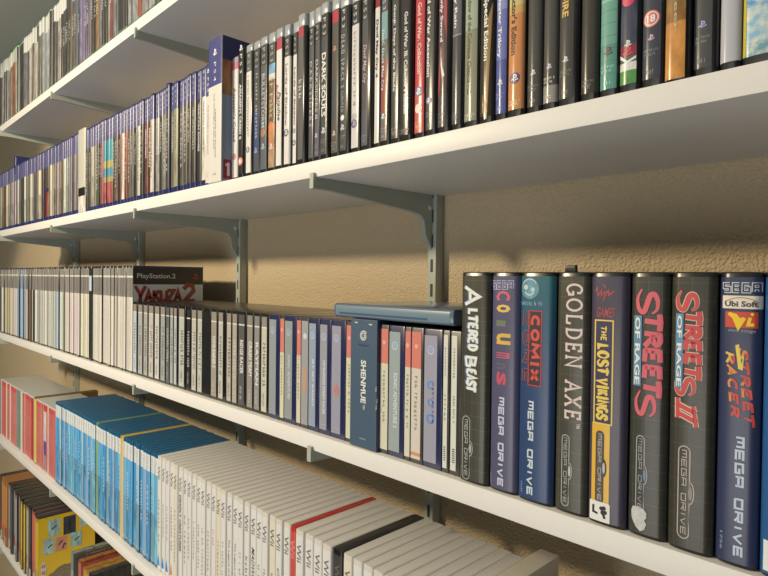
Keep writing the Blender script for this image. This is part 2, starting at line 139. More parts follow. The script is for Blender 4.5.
          'yf': 0.006,
          'x0': -0.4615,
          'x1': -0.4487},
         {'hd': (60, 58, 56), 'hdv': (0.088, 0.219), 'ps3': (0.106, 0.213, (185, 182, 175)), 'bands': [(0.219, 0.753, (66, 64, 64)), (0.753, 1.0, (72, 70, 74))], 'txt': [('Devil May Cry', 'i', (222, 180, 170), 0.25, 0.8, 0.367, 0.599)], 'logol': 0.902, 'desc': 'dark case with pinkish slanted script', 'yf': 0.006, 'x0': -0.4459, 'x1': -0.4344, 'disc': []},
         {'hd': (140, 40, 45), 'hdv': (0.096, 0.178), 'bands': [(0.178, 1.0, (220, 208, 190))], 'txt': [('Devil May Cry 4', 'b', (45, 40, 40), 0.3, 0.75, 0.248, 0.586)], 'logol': 0.941, 'desc': 'cream-spined case with black lettering and a red top', 'yf': 0.007, 'x0': -0.4275, 'x1': -0.4188, 'disc': []},
         {'hd': (88, 86, 82),
          'hdv': (0.113, 0.228),
          'ps3': (0.125, 0.216, (185, 182, 175)),
          'bands': [(0.228, 0.388, (128, 160, 150)), (0.388, 0.502, (105, 105, 95)), (0.502, 0.645, (120, 65, 55)), (0.645, 0.834, (150, 80, 65)), (0.834, 1.0, (95, 85, 78))],
          'txt': [('DmC Devil May Cry', 's', (228, 222, 212), 0.2, 0.6, 0.331, 0.68)],
          'disc': [(0.828, (75, 75, 110), 0.36)],
          'logol': 0.891,
          'desc': 'case whose spine runs from teal at the top to rust red',
          'yf': 0.005,
          'x0': -0.4164,
          'x1': -0.4057},
         {'hd': (48, 46, 45), 'hdv': (0.075, 0.177), 'bands': [(0.177, 1.0, (58, 57, 52))], 'txt': [('Genji: Days of the Blade', 'b', (222, 215, 200), 0.3, 0.68, 0.216, 0.704)], 'logol': 0.907, 'desc': 'blackish case with long white lettering ending two thirds down', 'yf': 0.005, 'x0': -0.4018, 'x1': -0.3907, 'disc': []},
         {'hd': (22, 22, 22), 'hdv': (0.119, 0.217), 'bands': [(0.217, 1.0, (27, 26, 25))], 'txt': [("God of War. III. Collector's Edition", 'b', (215, 210, 198), 0.44, 0.72, 0.294, 0.851)], 'logol': 0.933, 'desc': 'wide jet-black case with long white lettering', 'yf': 0.002, 'x0': -0.3873, 'x1': -0.3701, 'disc': []},
         {'hd': (190, 60, 66),
          'hdv': (0.1, 0.208),
          'bands': [(0.208, 0.762, (190, 62, 68)), (0.762, 1.0, (205, 92, 78))],
          'txt': [('God of War. Collection', 'b', (240, 190, 165), 0.34, 0.72, 0.267, 0.649)],
          'disc': [(0.746, (90, 80, 130), 0.36), (0.837, (235, 200, 180), 0.33), (0.837, (200, 90, 80), 0.2)],
          'logol': 0.907,
          'desc': 'all-red case with pale pink lettering',
          'yf': 0.005,
          'x0': -0.3706,
          'x1': -0.3574},
         {'hd': (48, 46, 45), 'hdv': (0.131, 0.216), 'bands': [(0.216, 1.0, (62, 60, 56))], 'txt': [('God of War Ascension', 'b', (235, 225, 205), 0.24, 0.6, 0.205, 0.685)], 'disc': [(0.812, (120, 105, 150), 0.3)], 'logol': 0.87, 'desc': 'dark case with bold cream lettering, just right of the all-red case', 'yf': 0.004, 'x0': -0.356, 'x1': -0.345},
         {'hd': (58, 50, 48),
          'hdv': (0.152, 0.235),
          'bands': [(0.235, 0.411, (92, 52, 50)), (0.411, 0.799, (74, 58, 55)), (0.799, 1.0, (70, 64, 62))],
          'txt': [('Heavenly Sword', 'b', (232, 215, 205), 0.25, 0.62, 0.183, 0.525)],
          'blade': (0.545, 0.742),
          'redrib': 1,
          'logol': 0.892,
          'desc': 'dark red case with a white blade shape on the spine',
          'yf': 0.004,
          'x0': -0.3421,
          'x1': -0.3299,
          'disc': []},
         {'hd': (50, 48, 47), 'hdv': (0.162, 0.253), 'bands': [(0.253, 0.512, (84, 82, 80)), (0.512, 0.518, (160, 155, 150)), (0.518, 1.0, (64, 62, 60))], 'txt': [('Heavy Rain', 'b', (228, 220, 208), 0.25, 0.62, 0.203, 0.477)], 'logol': 0.903, 'desc': 'grey case with a thin pale line across the spine', 'yf': 0.005, 'x0': -0.3268, 'x1': -0.3151, 'disc': []},
         {'hd': (120, 120, 95), 'hdv': (0.186, 0.265), 'bands': [(0.265, 0.514, (165, 168, 140)), (0.514, 1.0, (142, 138, 110))], 'txt': [('ICO & Shadow of the Colossus Classics HD', 's', (75, 72, 58), 0.32, 0.6, 0.216, 0.836)], 'logol': 0.93, 'desc': 'olive-green case with fine dark lettering', 'yf': 0.005, 'x0': -0.3129, 'x1': -0.298, 'disc': []},
         {'hd': (22, 20, 18), 'hdv': (0.211, 0.308), 'bands': [(0.308, 0.525, (26, 24, 21)), (0.525, 1.0, (38, 32, 24))], 'txt': [('Special Edition', 'b', (240, 232, 215), 0.3, 0.66, 0.395, 0.698)], 'gold': 1, 'desc': 'black case with a golden flare and bold white lettering', 'yf': 0.003, 'x0': -0.2951, 'x1': -0.2794, 'disc': []},
         {'hd': (120, 125, 170), 'hdv': (0.22, 0.315), 'bands': [(0.315, 0.475, (140, 145, 185)), (0.475, 0.712, (112, 116, 168)), (0.712, 1.0, (86, 92, 142))], 'txt': [('Jak and Daxter Trilogy', 'b', (235, 232, 225), 0.22, 0.6, 0.239, 0.702)], 'disc': [(0.821, (225, 222, 228), 0.16)], 'logol': 0.868, 'desc': 'periwinkle-blue case with white lettering', 'yf': 0.004, 'x0': -0.2797, 'x1': -0.2681},
         {'hd': (200, 180, 110), 'hdv': (0.25, 0.351), 'bands': [(0.351, 0.489, (205, 185, 115)), (0.489, 0.526, (208, 165, 95)), (0.526, 1.0, (205, 135, 80))], 'txt': [("Collector's Edition", 'b', (95, 70, 50), 0.26, 0.58, 0.36, 0.715)], 'disc': [(0.823, (85, 65, 105), 0.3)], 'logol': 0.922, 'desc': 'orange case with dark brown lettering', 'yf': 0.002, 'x0': -0.2664, 'x1': -0.251},
         {'hd': (50, 48, 44), 'hdv': (0.258, 0.358), 'bands': [(0.358, 1.0, (62, 60, 54))], 'txt': [], 'disc': [(0.814, (215, 205, 225), 0.13)], 'logol': 0.869, 'desc': 'olive-black case with a tiny white emblem, right of the orange case', 'yf': 0.005, 'x0': -0.2507, 'x1': -0.2373},
         {'hd': (50, 48, 44), 'hdv': (0.29, 0.387), 'bands': [(0.387, 0.891, (64, 61, 55)), (0.891, 1.0, (150, 140, 125))], 'txt': [], 'disc': [(0.807, (215, 190, 220), 0.13)], 'logol': 0.852, 'desc': 'dark case with a pale patch at the foot of the spine', 'yf': 0.005, 'x0': -0.2366, 'x1': -0.2238},
         {'hd': (45, 43, 40), 'hdv': (0.325, 0.419), 'bands': [(0.419, 1.0, (58, 55, 50))], 'txt': [('L.A. NOIRE', 'b', (225, 180, 95), 0.26, 0.66, 0.368, 0.614)], 'disc': [(0.799, (215, 210, 225), 0.13)], 'logol': 0.842, 'desc': 'dark case with golden capitals at the top', 'yf': 0.004, 'x0': -0.2229, 'x1': -0.2095},
         {'hd': (40, 38, 34), 'hdv': (0.365, 0.457), 'bands': [(0.457, 1.0, (52, 49, 43))], 'txt': [], 'logol': 0.91, 'desc': 'plain glossy black-brown case without a title', 'yf': 0.004, 'x0': -0.2051, 'x1': -0.1922, 'disc': []},
         {'hd': (110, 160, 135), 'hdv': (0.396, 0.486), 'bands': [(0.486, 0.608, (150, 190, 160)), (0.608, 0.784, (118, 165, 140)), (0.784, 1.0, (100, 150, 128))], 'txt': [], 'disc': [(0.813, (95, 70, 75), 0.2)], 'logol': 0.87, 'lines': 1, 'desc': 'mint-green case', 'yf': 0.005, 'x0': -0.191, 'x1': -0.1777},
         {'hd': (50, 52, 64),
          'hdv': (0.415, 0.495),
          'bands': [(0.495, 0.81, (52, 54, 66)), (0.81, 0.857, (110, 45, 55)), (0.857, 0.881, (70, 80, 70)), (0.881, 0.913, (215, 215, 215)), (0.913, 1.0, (70, 115, 60))],
          'txt': [],
          'disc': [(0.63, (210, 50, 85), 0.36), (0.806, (225, 220, 225), 0.14), (0.837, (205, 70, 80), 0.2)],
          'desc': 'navy case with a pink disc above a small football pitch picture',
          'yf': 0.004,
          'x0': -0.1762,
          'x1': -0.1634},
         {'hd': (44, 44, 50), 'hdv': (0.452, 0.529), 'bands': [(0.529, 1.0, (56, 57, 62))], 'txt': [], 'ring18': 0.734, 'disc': [(0.808, (205, 165, 185), 0.12)], 'logol': 0.85, 'desc': 'dark case with a red and white age ring', 'yf': 0.004, 'x0': -0.1609, 'x1': -0.1475},
         {'hd': (150, 105, 55), 'hdv': (0.481, 0.556), 'bands': [(0.556, 0.728, (122, 92, 52)), (0.728, 0.78, (160, 110, 58)), (0.78, 1.0, (208, 142, 72))], 'txt': [('Puppeteer', 's', (205, 185, 140), 0.4, 0.66, 0.474, 0.817)], 'parch': 1, 'desc': 'parchment-orange card sleeve', 'yf': 0.001, 'x0': -0.145, 'x1': -0.1315, 'disc': []},
         {'hd': (50, 48, 46), 'hdv': (0.497, 0.57), 'bands': [(0.57, 1.0, (66, 65, 62))], 'txt': [], 'disc': [(0.808, (165, 150, 190), 0.15)], 'logol': 0.848, 'desc': 'charcoal case with white small print between orange and silver', 'yf': 0.006, 'x0': -0.1294, 'x1': -0.1173},
         {'hd': (190, 185, 178), 'hdv': (0.534, 0.605), 'bands': [(0.605, 1.0, (186, 180, 174))], 'txt': [], 'desc': 'silver-white case', 'yf': 0.006, 'x0': -0.1138, 'x1': -0.1018, 'disc': []},
         {'hd': (60, 120, 150), 'hdv': (0.544, 0.613), 'bands': [(0.613, 0.797, (80, 150, 185)), (0.797, 0.92, (140, 180, 190)), (0.92, 1.0, (110, 155, 160))], 'txt': [], 'sky': 1, 'yel': 1, 'desc': 'sky-blue picture case with a yellow left edge', 'yf': 0.005, 'x0': -0.1012, 'x1': -0.0785, 'disc': []}],
 'PS2': [{'x0': -2.062, 'x1': -2.0476, 'yf': 0.0077, 'art': (70, 70, 68), 'hd': (171, 161, 145), 'u': 0}, {'x0': -2.0472, 'x1': -2.0329, 'yf': 0.0045, 'art': (70, 70, 68), 'hd': (159, 149, 133), 'u': 1}, {'x0': -2.0325, 'x1': -2.0181, 'yf': 0.0045, 'art': (222, 215, 195), 'hd': (176, 166, 150), 'u': 2},
         {'x0': -2.0177, 'x1': -2.0034, 'yf': 0.0049, 'art': (222, 215, 195), 'hd': (175, 165, 149), 'u': 4}, {'x0': -2.003, 'x1': -1.9886, 'yf': 0.0072, 'art': (215, 200, 150), 'hd': (173, 163, 147), 'u': 5}, {'x0': -1.9882, 'x1': -1.9739, 'yf': 0.0064, 'art': (215, 200, 150), 'hd': (175, 165, 149), 'u': 6},
         {'x0': -1.9735, 'x1': -1.9591, 'yf': 0.0052, 'art': (215, 200, 150), 'hd': (175, 165, 149), 'u': 7}, {'x0': -1.9587, 'x1': -1.9444, 'yf': 0.0057, 'art': (215, 200, 150), 'hd': (170, 160, 144), 'u': 8}, {'x0': -1.944, 'x1': -1.9296, 'yf': 0.0072, 'art': (215, 200, 150), 'hd': (175, 165, 149), 'u': 10},
         {'x0': -1.9292, 'x1': -1.9149, 'yf': 0.0063, 'art': (222, 205, 185), 'hd': (165, 155, 139), 'u': 11}, {'x0': -1.9145, 'x1': -1.9001, 'yf': 0.0046, 'art': (222, 205, 185), 'hd': (154, 144, 128), 'u': 12}, {'x0': -1.8997, 'x1': -1.8854, 'yf': 0.0062, 'art': (222, 205, 185), 'hd': (168, 158, 142), 'u': 13},
         {'x0': -1.885, 'x1': -1.8706, 'yf': 0.0066, 'art': (222, 205, 185), 'hd': (174, 164, 148), 'u': 15}, {'x0': -1.8702, 'x1': -1.8558, 'yf': 0.0058, 'art': (222, 205, 185), 'hd': (157, 147, 131), 'u': 16}, {'x0': -1.8554, 'x1': -1.8411, 'yf': 0.0063, 'art': (165, 185, 195), 'hd': (172, 162, 146), 'u': 17},
         {'x0': -1.8407, 'x1': -1.8263, 'yf': 0.0045, 'art': (165, 185, 195), 'hd': (170, 182, 190), 'u': 19}, {'x0': -1.8259, 'x1': -1.8116, 'yf': 0.0074, 'art': (165, 185, 195), 'hd': (170, 182, 190), 'u': 20}, {'x0': -1.8112, 'x1': -1.7968, 'yf': 0.0074, 'art': (165, 185, 195), 'hd': (170, 182, 190), 'u': 22},
         {'x0': -1.7964, 'x1': -1.7821, 'yf': 0.0048, 'art': (165, 185, 195), 'hd': (170, 182, 190), 'u': 23}, {'x0': -1.7817, 'x1': -1.7673, 'yf': 0.0064, 'art': (165, 185, 195), 'hd': (170, 182, 190), 'u': 24}, {'x0': -1.7669, 'x1': -1.7526, 'yf': 0.0073, 'art': (220, 205, 175), 'hd': (163, 153, 137), 'u': 26},
         {'x0': -1.7522, 'x1': -1.7378, 'yf': 0.0053, 'art': (220, 205, 175), 'hd': (161, 151, 135), 'u': 27}, {'x0': -1.7374, 'x1': -1.7231, 'yf': 0.0079, 'art': (220, 205, 175), 'hd': (165, 155, 139), 'u': 29}, {'x0': -1.7227, 'x1': -1.7083, 'yf': 0.0049, 'art': (120, 90, 60), 'hd': (156, 146, 130), 'u': 30},
         {'x0': -1.7079, 'x1': -1.6936, 'yf': 0.0076, 'art': (215, 200, 175), 'hd': (168, 158, 142), 'u': 32}, {'x0': -1.6932, 'x1': -1.6788, 'yf': 0.006, 'art': (60, 55, 45), 'hd': (166, 156, 140), 'u': 33}, {'x0': -1.6784, 'x1': -1.6641, 'yf': 0.0072, 'art': (225, 220, 200), 'hd': (174, 164, 148), 'u': 35},
         {'x0': -1.6637, 'x1': -1.6493, 'yf': 0.0076, 'art': (225, 220, 200), 'hd': (155, 145, 129), 'u': 37}, {'x0': -1.6489, 'x1': -1.6345, 'yf': 0.0056, 'art': (160, 160, 150), 'hd': (158, 148, 132), 'u': 38}, {'x0': -1.6341, 'x1': -1.6198, 'yf': 0.006, 'art': (160, 160, 150), 'hd': (174, 164, 148), 'u': 40},
         {'x0': -1.6194, 'x1': -1.605, 'yf': 0.0051, 'art': (222, 214, 190), 'hd': (173, 163, 147), 'u': 41}, {'x0': -1.6046, 'x1': -1.5903, 'yf': 0.0051, 'art': (222, 214, 190), 'hd': (174, 164, 148), 'u': 43}, {'x0': -1.5899, 'x1': -1.5755, 'yf': 0.0062, 'art': (222, 214, 190), 'hd': (157, 147, 131), 'u': 45},
         {'x0': -1.5751, 'x1': -1.5608, 'yf': 0.0064, 'art': (222, 214, 190), 'hd': (162, 152, 136), 'u': 47}, {'x0': -1.5604, 'x1': -1.546, 'yf': 0.007, 'art': (215, 210, 185), 'hd': (175, 165, 149), 'u': 48}, {'x0': -1.5456, 'x1': -1.5313, 'yf': 0.0056, 'art': (215, 210, 185), 'hd': (154, 144, 128), 'u': 50},
         {'x0': -1.5309, 'x1': -1.5165, 'yf': 0.0062, 'art': (215, 210, 185), 'hd': (167, 157, 141), 'u': 52}, {'x0': -1.5161, 'x1': -1.5018, 'yf': 0.0062, 'art': (215, 210, 185), 'hd': (171, 161, 145), 'u': 54}, {'x0': -1.5014, 'x1': -1.487, 'yf': 0.0054, 'art': (150, 165, 170), 'hd': (155, 145, 129), 'u': 56},
         {'x0': -1.4866, 'x1': -1.4723, 'yf': 0.0057, 'art': (222, 222, 210), 'hd': (174, 164, 148), 'u': 58}, {'x0': -1.4719, 'x1': -1.4575, 'yf': 0.008, 'art': (222, 222, 210), 'hd': (172, 162, 146), 'u': 60}, {'x0': -1.4571, 'x1': -1.4427, 'yf': 0.0069, 'art': (222, 222, 210), 'hd': (169, 159, 143), 'u': 62},
         {'x0': -1.4423, 'x1': -1.428, 'yf': 0.0056, 'art': (150, 145, 110), 'hd': (168, 158, 142), 'u': 64}, {'x0': -1.4276, 'x1': -1.4132, 'yf': 0.0061, 'art': (228, 215, 185), 'hd': (175, 165, 149), 'u': 66}, {'x0': -1.4128, 'x1': -1.3985, 'yf': 0.0056, 'art': (225, 205, 190), 'hd': (175, 165, 149), 'u': 68},
         {'x0': -1.3981, 'x1': -1.3837, 'yf': 0.0073, 'art': (225, 205, 190), 'hd': (174, 164, 148), 'u': 70}, {'x0': -1.3833, 'x1': -1.369, 'yf': 0.006, 'art': (225, 205, 190), 'hd': (168, 158, 142), 'u': 72}, {'x0': -1.3686, 'x1': -1.3542, 'yf': 0.0072, 'art': (225, 205, 190), 'hd': (157, 147, 131), 'u': 74},
         {'x0': -1.3538, 'x1': -1.3395, 'yf': 0.0068, 'art': (225, 205, 190), 'hd': (162, 152, 136), 'u': 76}, {'x0': -1.3391, 'x1': -1.3247, 'yf': 0.0048, 'art': (225, 205, 190), 'hd': (157, 147, 131), 'u': 79}, {'x0': -1.3243, 'x1': -1.31, 'yf': 0.0073, 'art': (225, 215, 180), 'hd': (157, 147, 131), 'u': 81},
         {'x0': -1.3096, 'x1': -1.2952, 'yf': 0.0077, 'art': (225, 215, 180), 'hd': (158, 148, 132), 'u': 83}, {'x0': -1.2948, 'x1': -1.2805, 'yf': 0.0065, 'art': (225, 215, 180), 'hd': (162, 152, 136), 'u': 85}, {'x0': -1.2801, 'x1': -1.2657, 'yf': 0.0067, 'art': (225, 215, 180), 'hd': (162, 152, 136), 'u': 88},
         {'x0': -1.2653, 'x1': -1.251, 'yf': 0.0048, 'art': 'black', 'hd': (168, 158, 142), 'u': 90}, {'x0': -1.2506, 'x1': -1.2362, 'yf': 0.0078, 'art': (228, 216, 190), 'hd': (163, 153, 137), 'u': 93}, {'x0': -1.2358, 'x1': -1.2214, 'yf': 0.0068, 'art': (228, 216, 190), 'hd': (158, 148, 132), 'u': 95},
         {'x0': -1.221, 'x1': -1.2067, 'yf': 0.0056, 'art': (228, 216, 190), 'hd': (161, 151, 135), 'u': 98}, {'x0': -1.2063, 'x1': -1.1919, 'yf': 0.0046, 'art': (226, 212, 188), 'hd': (154, 144, 128), 'u': 101}, {'x0': -1.1915, 'x1': -1.1772, 'yf': 0.0074, 'art': (226, 212, 188), 'hd': (176, 166, 150), 'u': 103},
         {'x0': -1.1768, 'x1': -1.1624, 'yf': 0.0073, 'art': (226, 212, 188), 'hd': (173, 163, 147), 'u': 106}, {'x0': -1.162, 'x1': -1.1477, 'yf': 0.0051, 'art': (226, 212, 188), 'hd': (176, 166, 150), 'u': 109}, {'x0': -1.1473, 'x1': -1.1329, 'yf': 0.0062, 'art': (226, 212, 188), 'hd': (168, 158, 142), 'u': 112},
         {'x0': -1.1325, 'x1': -1.1182, 'yf': 0.0078, 'art': (226, 212, 188), 'hd': (167, 157, 141), 'u': 115}, {'x0': -1.1178, 'x1': -1.1034, 'yf': 0.0079, 'art': (226, 212, 188), 'hd': (172, 162, 146), 'u': 117}, {'x0': -1.103, 'x1': -1.0887, 'yf': 0.0068, 'art': (226, 212, 188), 'hd': (156, 146, 130), 'u': 121},
         {'x0': -1.0883, 'x1': -1.0739, 'yf': 0.0071, 'art': (226, 212, 188), 'hd': (170, 160, 144), 'u': 124}, {'x0': -1.0735, 'x1': -1.0592, 'yf': 0.0074, 'art': (226, 212, 188), 'hd': (168, 158, 142), 'u': 127}, {'x0': -1.0588, 'x1': -1.0428, 'yf': 0.0066, 'art': (226, 212, 188), 'hd': (161, 151, 135), 'u': 130}],
 'PS1': [{'x0': -1.0432, 'x1': -1.0263, 'yf': 0.008, 'art': (178, 182, 178), 't': ''}, {'x0': -1.021, 'x1': -1.0011, 'yf': 0.008, 'art': (165, 160, 148), 't': ''}, {'x0': -0.9973, 'x1': -0.9785, 'yf': 0.008, 'art': (160, 156, 140), 't': ''}, {'x0': -0.9764, 'x1': -0.9534, 'yf': 0.008, 'art': (185, 175, 155), 't': ''}, {'x0': -0.9518, 'x1': -0.9331, 'yf': 0.008, 'art': (190, 182, 165), 't': ''},
         {'x0': -0.9292, 'x1': -0.9111, 'yf': 0.008, 'art': (150, 150, 138), 't': ''}, {'x0': -0.9081, 'x1': -0.8956, 'yf': 0.008, 'art': (110, 108, 100), 't': 'dk'}, {'x0': -0.893, 'x1': -0.8812, 'yf': 0.008, 'art': (160, 158, 150), 't': ''}, {'x0': -0.8801, 'x1': -0.8692, 'yf': 0.008, 'art': (175, 172, 160), 't': ''}, {'x0': -0.8633, 'x1': -0.8398, 'yf': 0.008, 'art': (178, 172, 152), 't': ''},
         {'x0': -0.8365, 'x1': -0.8237, 'yf': 0.008, 'art': (52, 50, 48), 't': 'wt'}, {'x0': -0.8201, 'x1': -0.8029, 'yf': 0.008, 'art': (180, 172, 150), 't': ''}, {'x0': -0.8017, 'x1': -0.785, 'yf': 0.008, 'art': (178, 172, 152), 't': ''}, {'x0': -0.7838, 'x1': -0.7629, 'yf': 0.008, 'art': (22, 22, 21), 't': 'gap'},
         {'x0': -0.7608, 'x1': -0.7438, 'yf': 0.008, 'art': (150, 138, 118), 't': 'TOMB RAIDER II'}, {'x0': -0.7404, 'x1': -0.7256, 'yf': 0.008, 'art': (178, 172, 152), 't': ''}, {'x0': -0.7166, 'x1': -0.7027, 'yf': 0.008, 'art': (172, 164, 140), 't': ''}, {'x0': -0.7019, 'x1': -0.6882, 'yf': 0.008, 'art': (165, 150, 128), 't': 'wt2'},
         {'x0': -0.6866, 'x1': -0.6697, 'yf': 0.008, 'art': (95, 93, 88), 't': 'RIDGE RACER'}, {'x0': -0.665, 'x1': -0.648, 'yf': 0.008, 'art': (142, 132, 115), 't': 'CRASH TEAM'}, {'x0': -0.6473, 'x1': -0.6339, 'yf': 0.008, 'art': (135, 130, 118), 't': 'RAYMAN'}, {'x0': -0.6311, 'x1': -0.617, 'yf': 0.008, 'art': (188, 178, 150), 't': 'dkt'}],
 'DC': [{'x0': -0.6111, 'x1': -0.5881, 'yf': 0.007, 'kind': 'dc', 'art': (138, 146, 155), 't': None}, {'x0': -0.5872, 'x1': -0.5788, 'yf': 0.007, 'kind': 'jp', 'art': (222, 210, 165), 't': 0.35}, {'x0': -0.578, 'x1': -0.5541, 'yf': 0.007, 'kind': 'dc', 'art': (138, 145, 150), 't': 'SONIC ADVENTURE'}, {'x0': -0.5533, 'x1': -0.5451, 'yf': 0.007, 'kind': 'jp', 'art': (222, 205, 170), 't': 0.35},
        {'x0': -0.5445, 'x1': -0.5305, 'yf': 0.007, 'kind': 'gr', 'art': (165, 160, 152), 't': 'orange'}, {'x0': -0.5302, 'x1': -0.5107, 'yf': 0.007, 'kind': 'dc', 'art': (140, 152, 172), 't': 'JET SET RADIO'}, {'x0': -0.5101, 'x1': -0.4902, 'yf': 0.007, 'kind': 'dc', 'art': (145, 146, 160), 't': 'METROPOLIS STREET RACER'},
        {'x0': -0.4897, 'x1': -0.4655, 'yf': 0.007, 'kind': 'dc', 'art': (145, 145, 165), 't': 'or'}, {'x0': -0.465, 'x1': -0.4587, 'yf': 0.007, 'kind': 'jp', 'art': (222, 210, 170), 't': 0.3}, {'x0': -0.4538, 'x1': -0.4113, 'yf': 0.003, 'kind': 'box', 'art': (82, 102, 132), 't': 'SHENMUE'}, {'x0': -0.413, 'x1': -0.4018, 'yf': 0.007, 'kind': 'jp', 'art': (222, 210, 175), 't': 0.3},
        {'x0': -0.401, 'x1': -0.3806, 'yf': 0.007, 'kind': 'dc', 'art': (145, 158, 162), 't': 'SONIC ADVENTURE 2'}, {'x0': -0.3793, 'x1': -0.3716, 'yf': 0.007, 'kind': 'jp', 'art': (222, 210, 178), 't': 0.3}, {'x0': -0.3712, 'x1': -0.3572, 'yf': 0.007, 'kind': 'jpw', 'art': (222, 205, 180), 't': 0.3}, {'x0': -0.3552, 'x1': -0.3335, 'yf': 0.007, 'kind': 'dc', 'art': (150, 148, 168), 't': 'UFO'},
        {'x0': -0.3326, 'x1': -0.3254, 'yf': 0.007, 'kind': 'cd', 'art': (226, 218, 190), 't': None}, {'x0': -0.3241, 'x1': -0.3142, 'yf': 0.007, 'kind': 'cd', 'art': (226, 218, 190), 't': None}],
 'MDX': [-0.3115, -0.2805, -0.2526, -0.2211, -0.194, -0.1654, -0.1389, -0.1107, -0.0865, -0.0637],
 'MDR': {'ab_title': (-0.305, -0.2888, 0.1672, 0.078),
         'ab_badge': (-0.3061, -0.2981, 0.0563, 0.0022),
         'co_sega': (-0.2795, -0.2575, 0.173, 0.1649),
         'co_letters': [(-0.274, -0.2606, 0.1641, 0.1564), (-0.2738, -0.2604, 0.1531, 0.1466), (-0.2736, -0.2602, 0.1401, 0.1353), (-0.2734, -0.26, 0.1296, 0.1206), (-0.2731, -0.2597, 0.1141, 0.1093), (-0.273, -0.2596, 0.1052, 0.1003), (-0.2728, -0.2594, 0.0979, 0.0873)],
         'co_md': (-0.2704, -0.2647, 0.0776, 0.0045),
         'co_sm': (-0.2788, -0.2763, 0.0158, 0.005),
         'cz_disc': (-0.251, -0.2337, 0.1753, 0.1581),
         'cz_pub': (-0.2512, -0.2309, 0.1569, 0.1534),
         'cz_comix': (-0.2416, -0.2325, 0.1481, 0.093),
         'cz_zone': (-0.2479, -0.2408, 0.1493, 0.092),
         'cz_frame': (-0.2425, -0.2316, 0.1493, 0.0914),
         'cz_md': (-0.2425, -0.2372, 0.0791, 0.0051),
         'cz_sm': (-0.2482, -0.2464, 0.0144, 0.0049),
         'ga_title': (-0.212, -0.199, 0.1714, 0.0696),
         'ga_badge': (-0.2135, -0.2077, 0.0583, 0.0053),
         'lv_v1': (-0.1892, -0.1754, 0.1714, 0.1587),
         'lv_v2': (-0.1878, -0.1748, 0.1545, 0.1474),
         'lv_frame': (-0.1888, -0.1757, 0.1452, 0.072),
         'lv_the': (-0.1846, -0.1799, 0.1413, 0.1307),
         'lv_lost': (-0.1872, -0.1778, 0.1295, 0.1061),
         'lv_vik': (-0.1871, -0.178, 0.1046, 0.0741),
         'lv_yel': (-0.1903, -0.1768, 0.0719, 0.0124),
         'lv_badge': (-0.1866, -0.1811, 0.0665, 0.0151),
         'lv_stick': (-0.1924, -0.1758, 0.0163, 0.0024),
         's1_title': (-0.1604, -0.1435, 0.1678, 0.0818),
         's1_blue': (-0.1618, -0.1565, 0.15, 0.1023),
         's1_badge': (-0.1586, -0.1533, 0.0686, 0.0162),
         's1_blob': (-0.1615, -0.1508, 0.0205, 0.0038),
         's2_title': (-0.1346, -0.1194, 0.1674, 0.0998),
         's2_ii': (-0.1337, -0.1203, 0.0983, 0.081),
         's2_blue': (-0.1345, -0.1299, 0.1527, 0.1048),
         's2_badge': (-0.1313, -0.1244, 0.0678, 0.0084),
         'sr_sega': (-0.1087, -0.0873, 0.1735, 0.1663),
         'sr_ubi': (-0.1083, -0.0874, 0.1651, 0.1572),
         'sr_vi': (-0.1064, -0.0892, 0.1554, 0.1457),
         'sr_vt': (-0.1049, -0.0901, 0.1451, 0.1424),
         'sr_street': (-0.0995, -0.0939, 0.1339, 0.0874),
         'sr_racer': (-0.1063, -0.1008, 0.1315, 0.0916),
         'sr_md': (-0.0996, -0.0945, 0.0798, 0.0063),
         'sr_sm': (-0.107, -0.1056, 0.0196, 0.0085)},
 'FLAT': {'x0': -0.483, 'x1': -0.319},
 'RED': [{'x0': -2.066, 'x1': -2.0553, 'yf': 0.0098, 'art': (190, 165, 170), 'u': 1}, {'x0': -2.0549, 'x1': -2.0441, 'yf': 0.0102, 'art': (205, 95, 90), 'u': 2}, {'x0': -2.0437, 'x1': -2.033, 'yf': 0.0108, 'art': (205, 95, 90), 'u': 3}, {'x0': -2.0326, 'x1': -2.0219, 'yf': 0.0104, 'art': (205, 95, 90), 'u': 4}, {'x0': -2.0215, 'x1': -2.0108, 'yf': 0.0096, 'art': (205, 95, 90), 'u': 5},
         {'x0': -2.0104, 'x1': -1.9996, 'yf': 0.0095, 'art': (205, 95, 90), 'u': 5}, {'x0': -1.9992, 'x1': -1.9885, 'yf': 0.0097, 'art': (225, 175, 165), 'u': 6}, {'x0': -1.9881, 'x1': -1.9774, 'yf': 0.0103, 'art': (205, 100, 95), 'u': 7}, {'x0': -1.977, 'x1': -1.9662, 'yf': 0.011, 'art': (205, 100, 95), 'u': 8}, {'x0': -1.9658, 'x1': -1.9551, 'yf': 0.0108, 'art': (205, 100, 95), 'u': 9},
         {'x0': -1.9547, 'x1': -1.944, 'yf': 0.0098, 'art': (225, 200, 190), 'u': 10}, {'x0': -1.9436, 'x1': -1.9328, 'yf': 0.0098, 'art': (208, 105, 100), 'u': 11}, {'x0': -1.9324, 'x1': -1.9217, 'yf': 0.0106, 'art': (208, 105, 100), 'u': 12}, {'x0': -1.9213, 'x1': -1.9106, 'yf': 0.0096, 'art': (208, 105, 100), 'u': 13},
         {'x0': -1.9102, 'x1': -1.8995, 'yf': 0.0098, 'art': (208, 105, 100), 'u': 14}, {'x0': -1.8991, 'x1': -1.8883, 'yf': 0.009, 'art': (208, 105, 100), 'u': 15}, {'x0': -1.8879, 'x1': -1.8772, 'yf': 0.0094, 'art': (208, 105, 100), 'u': 16}, {'x0': -1.8768, 'x1': -1.8661, 'yf': 0.0101, 'art': (125, 125, 118), 'u': 17},
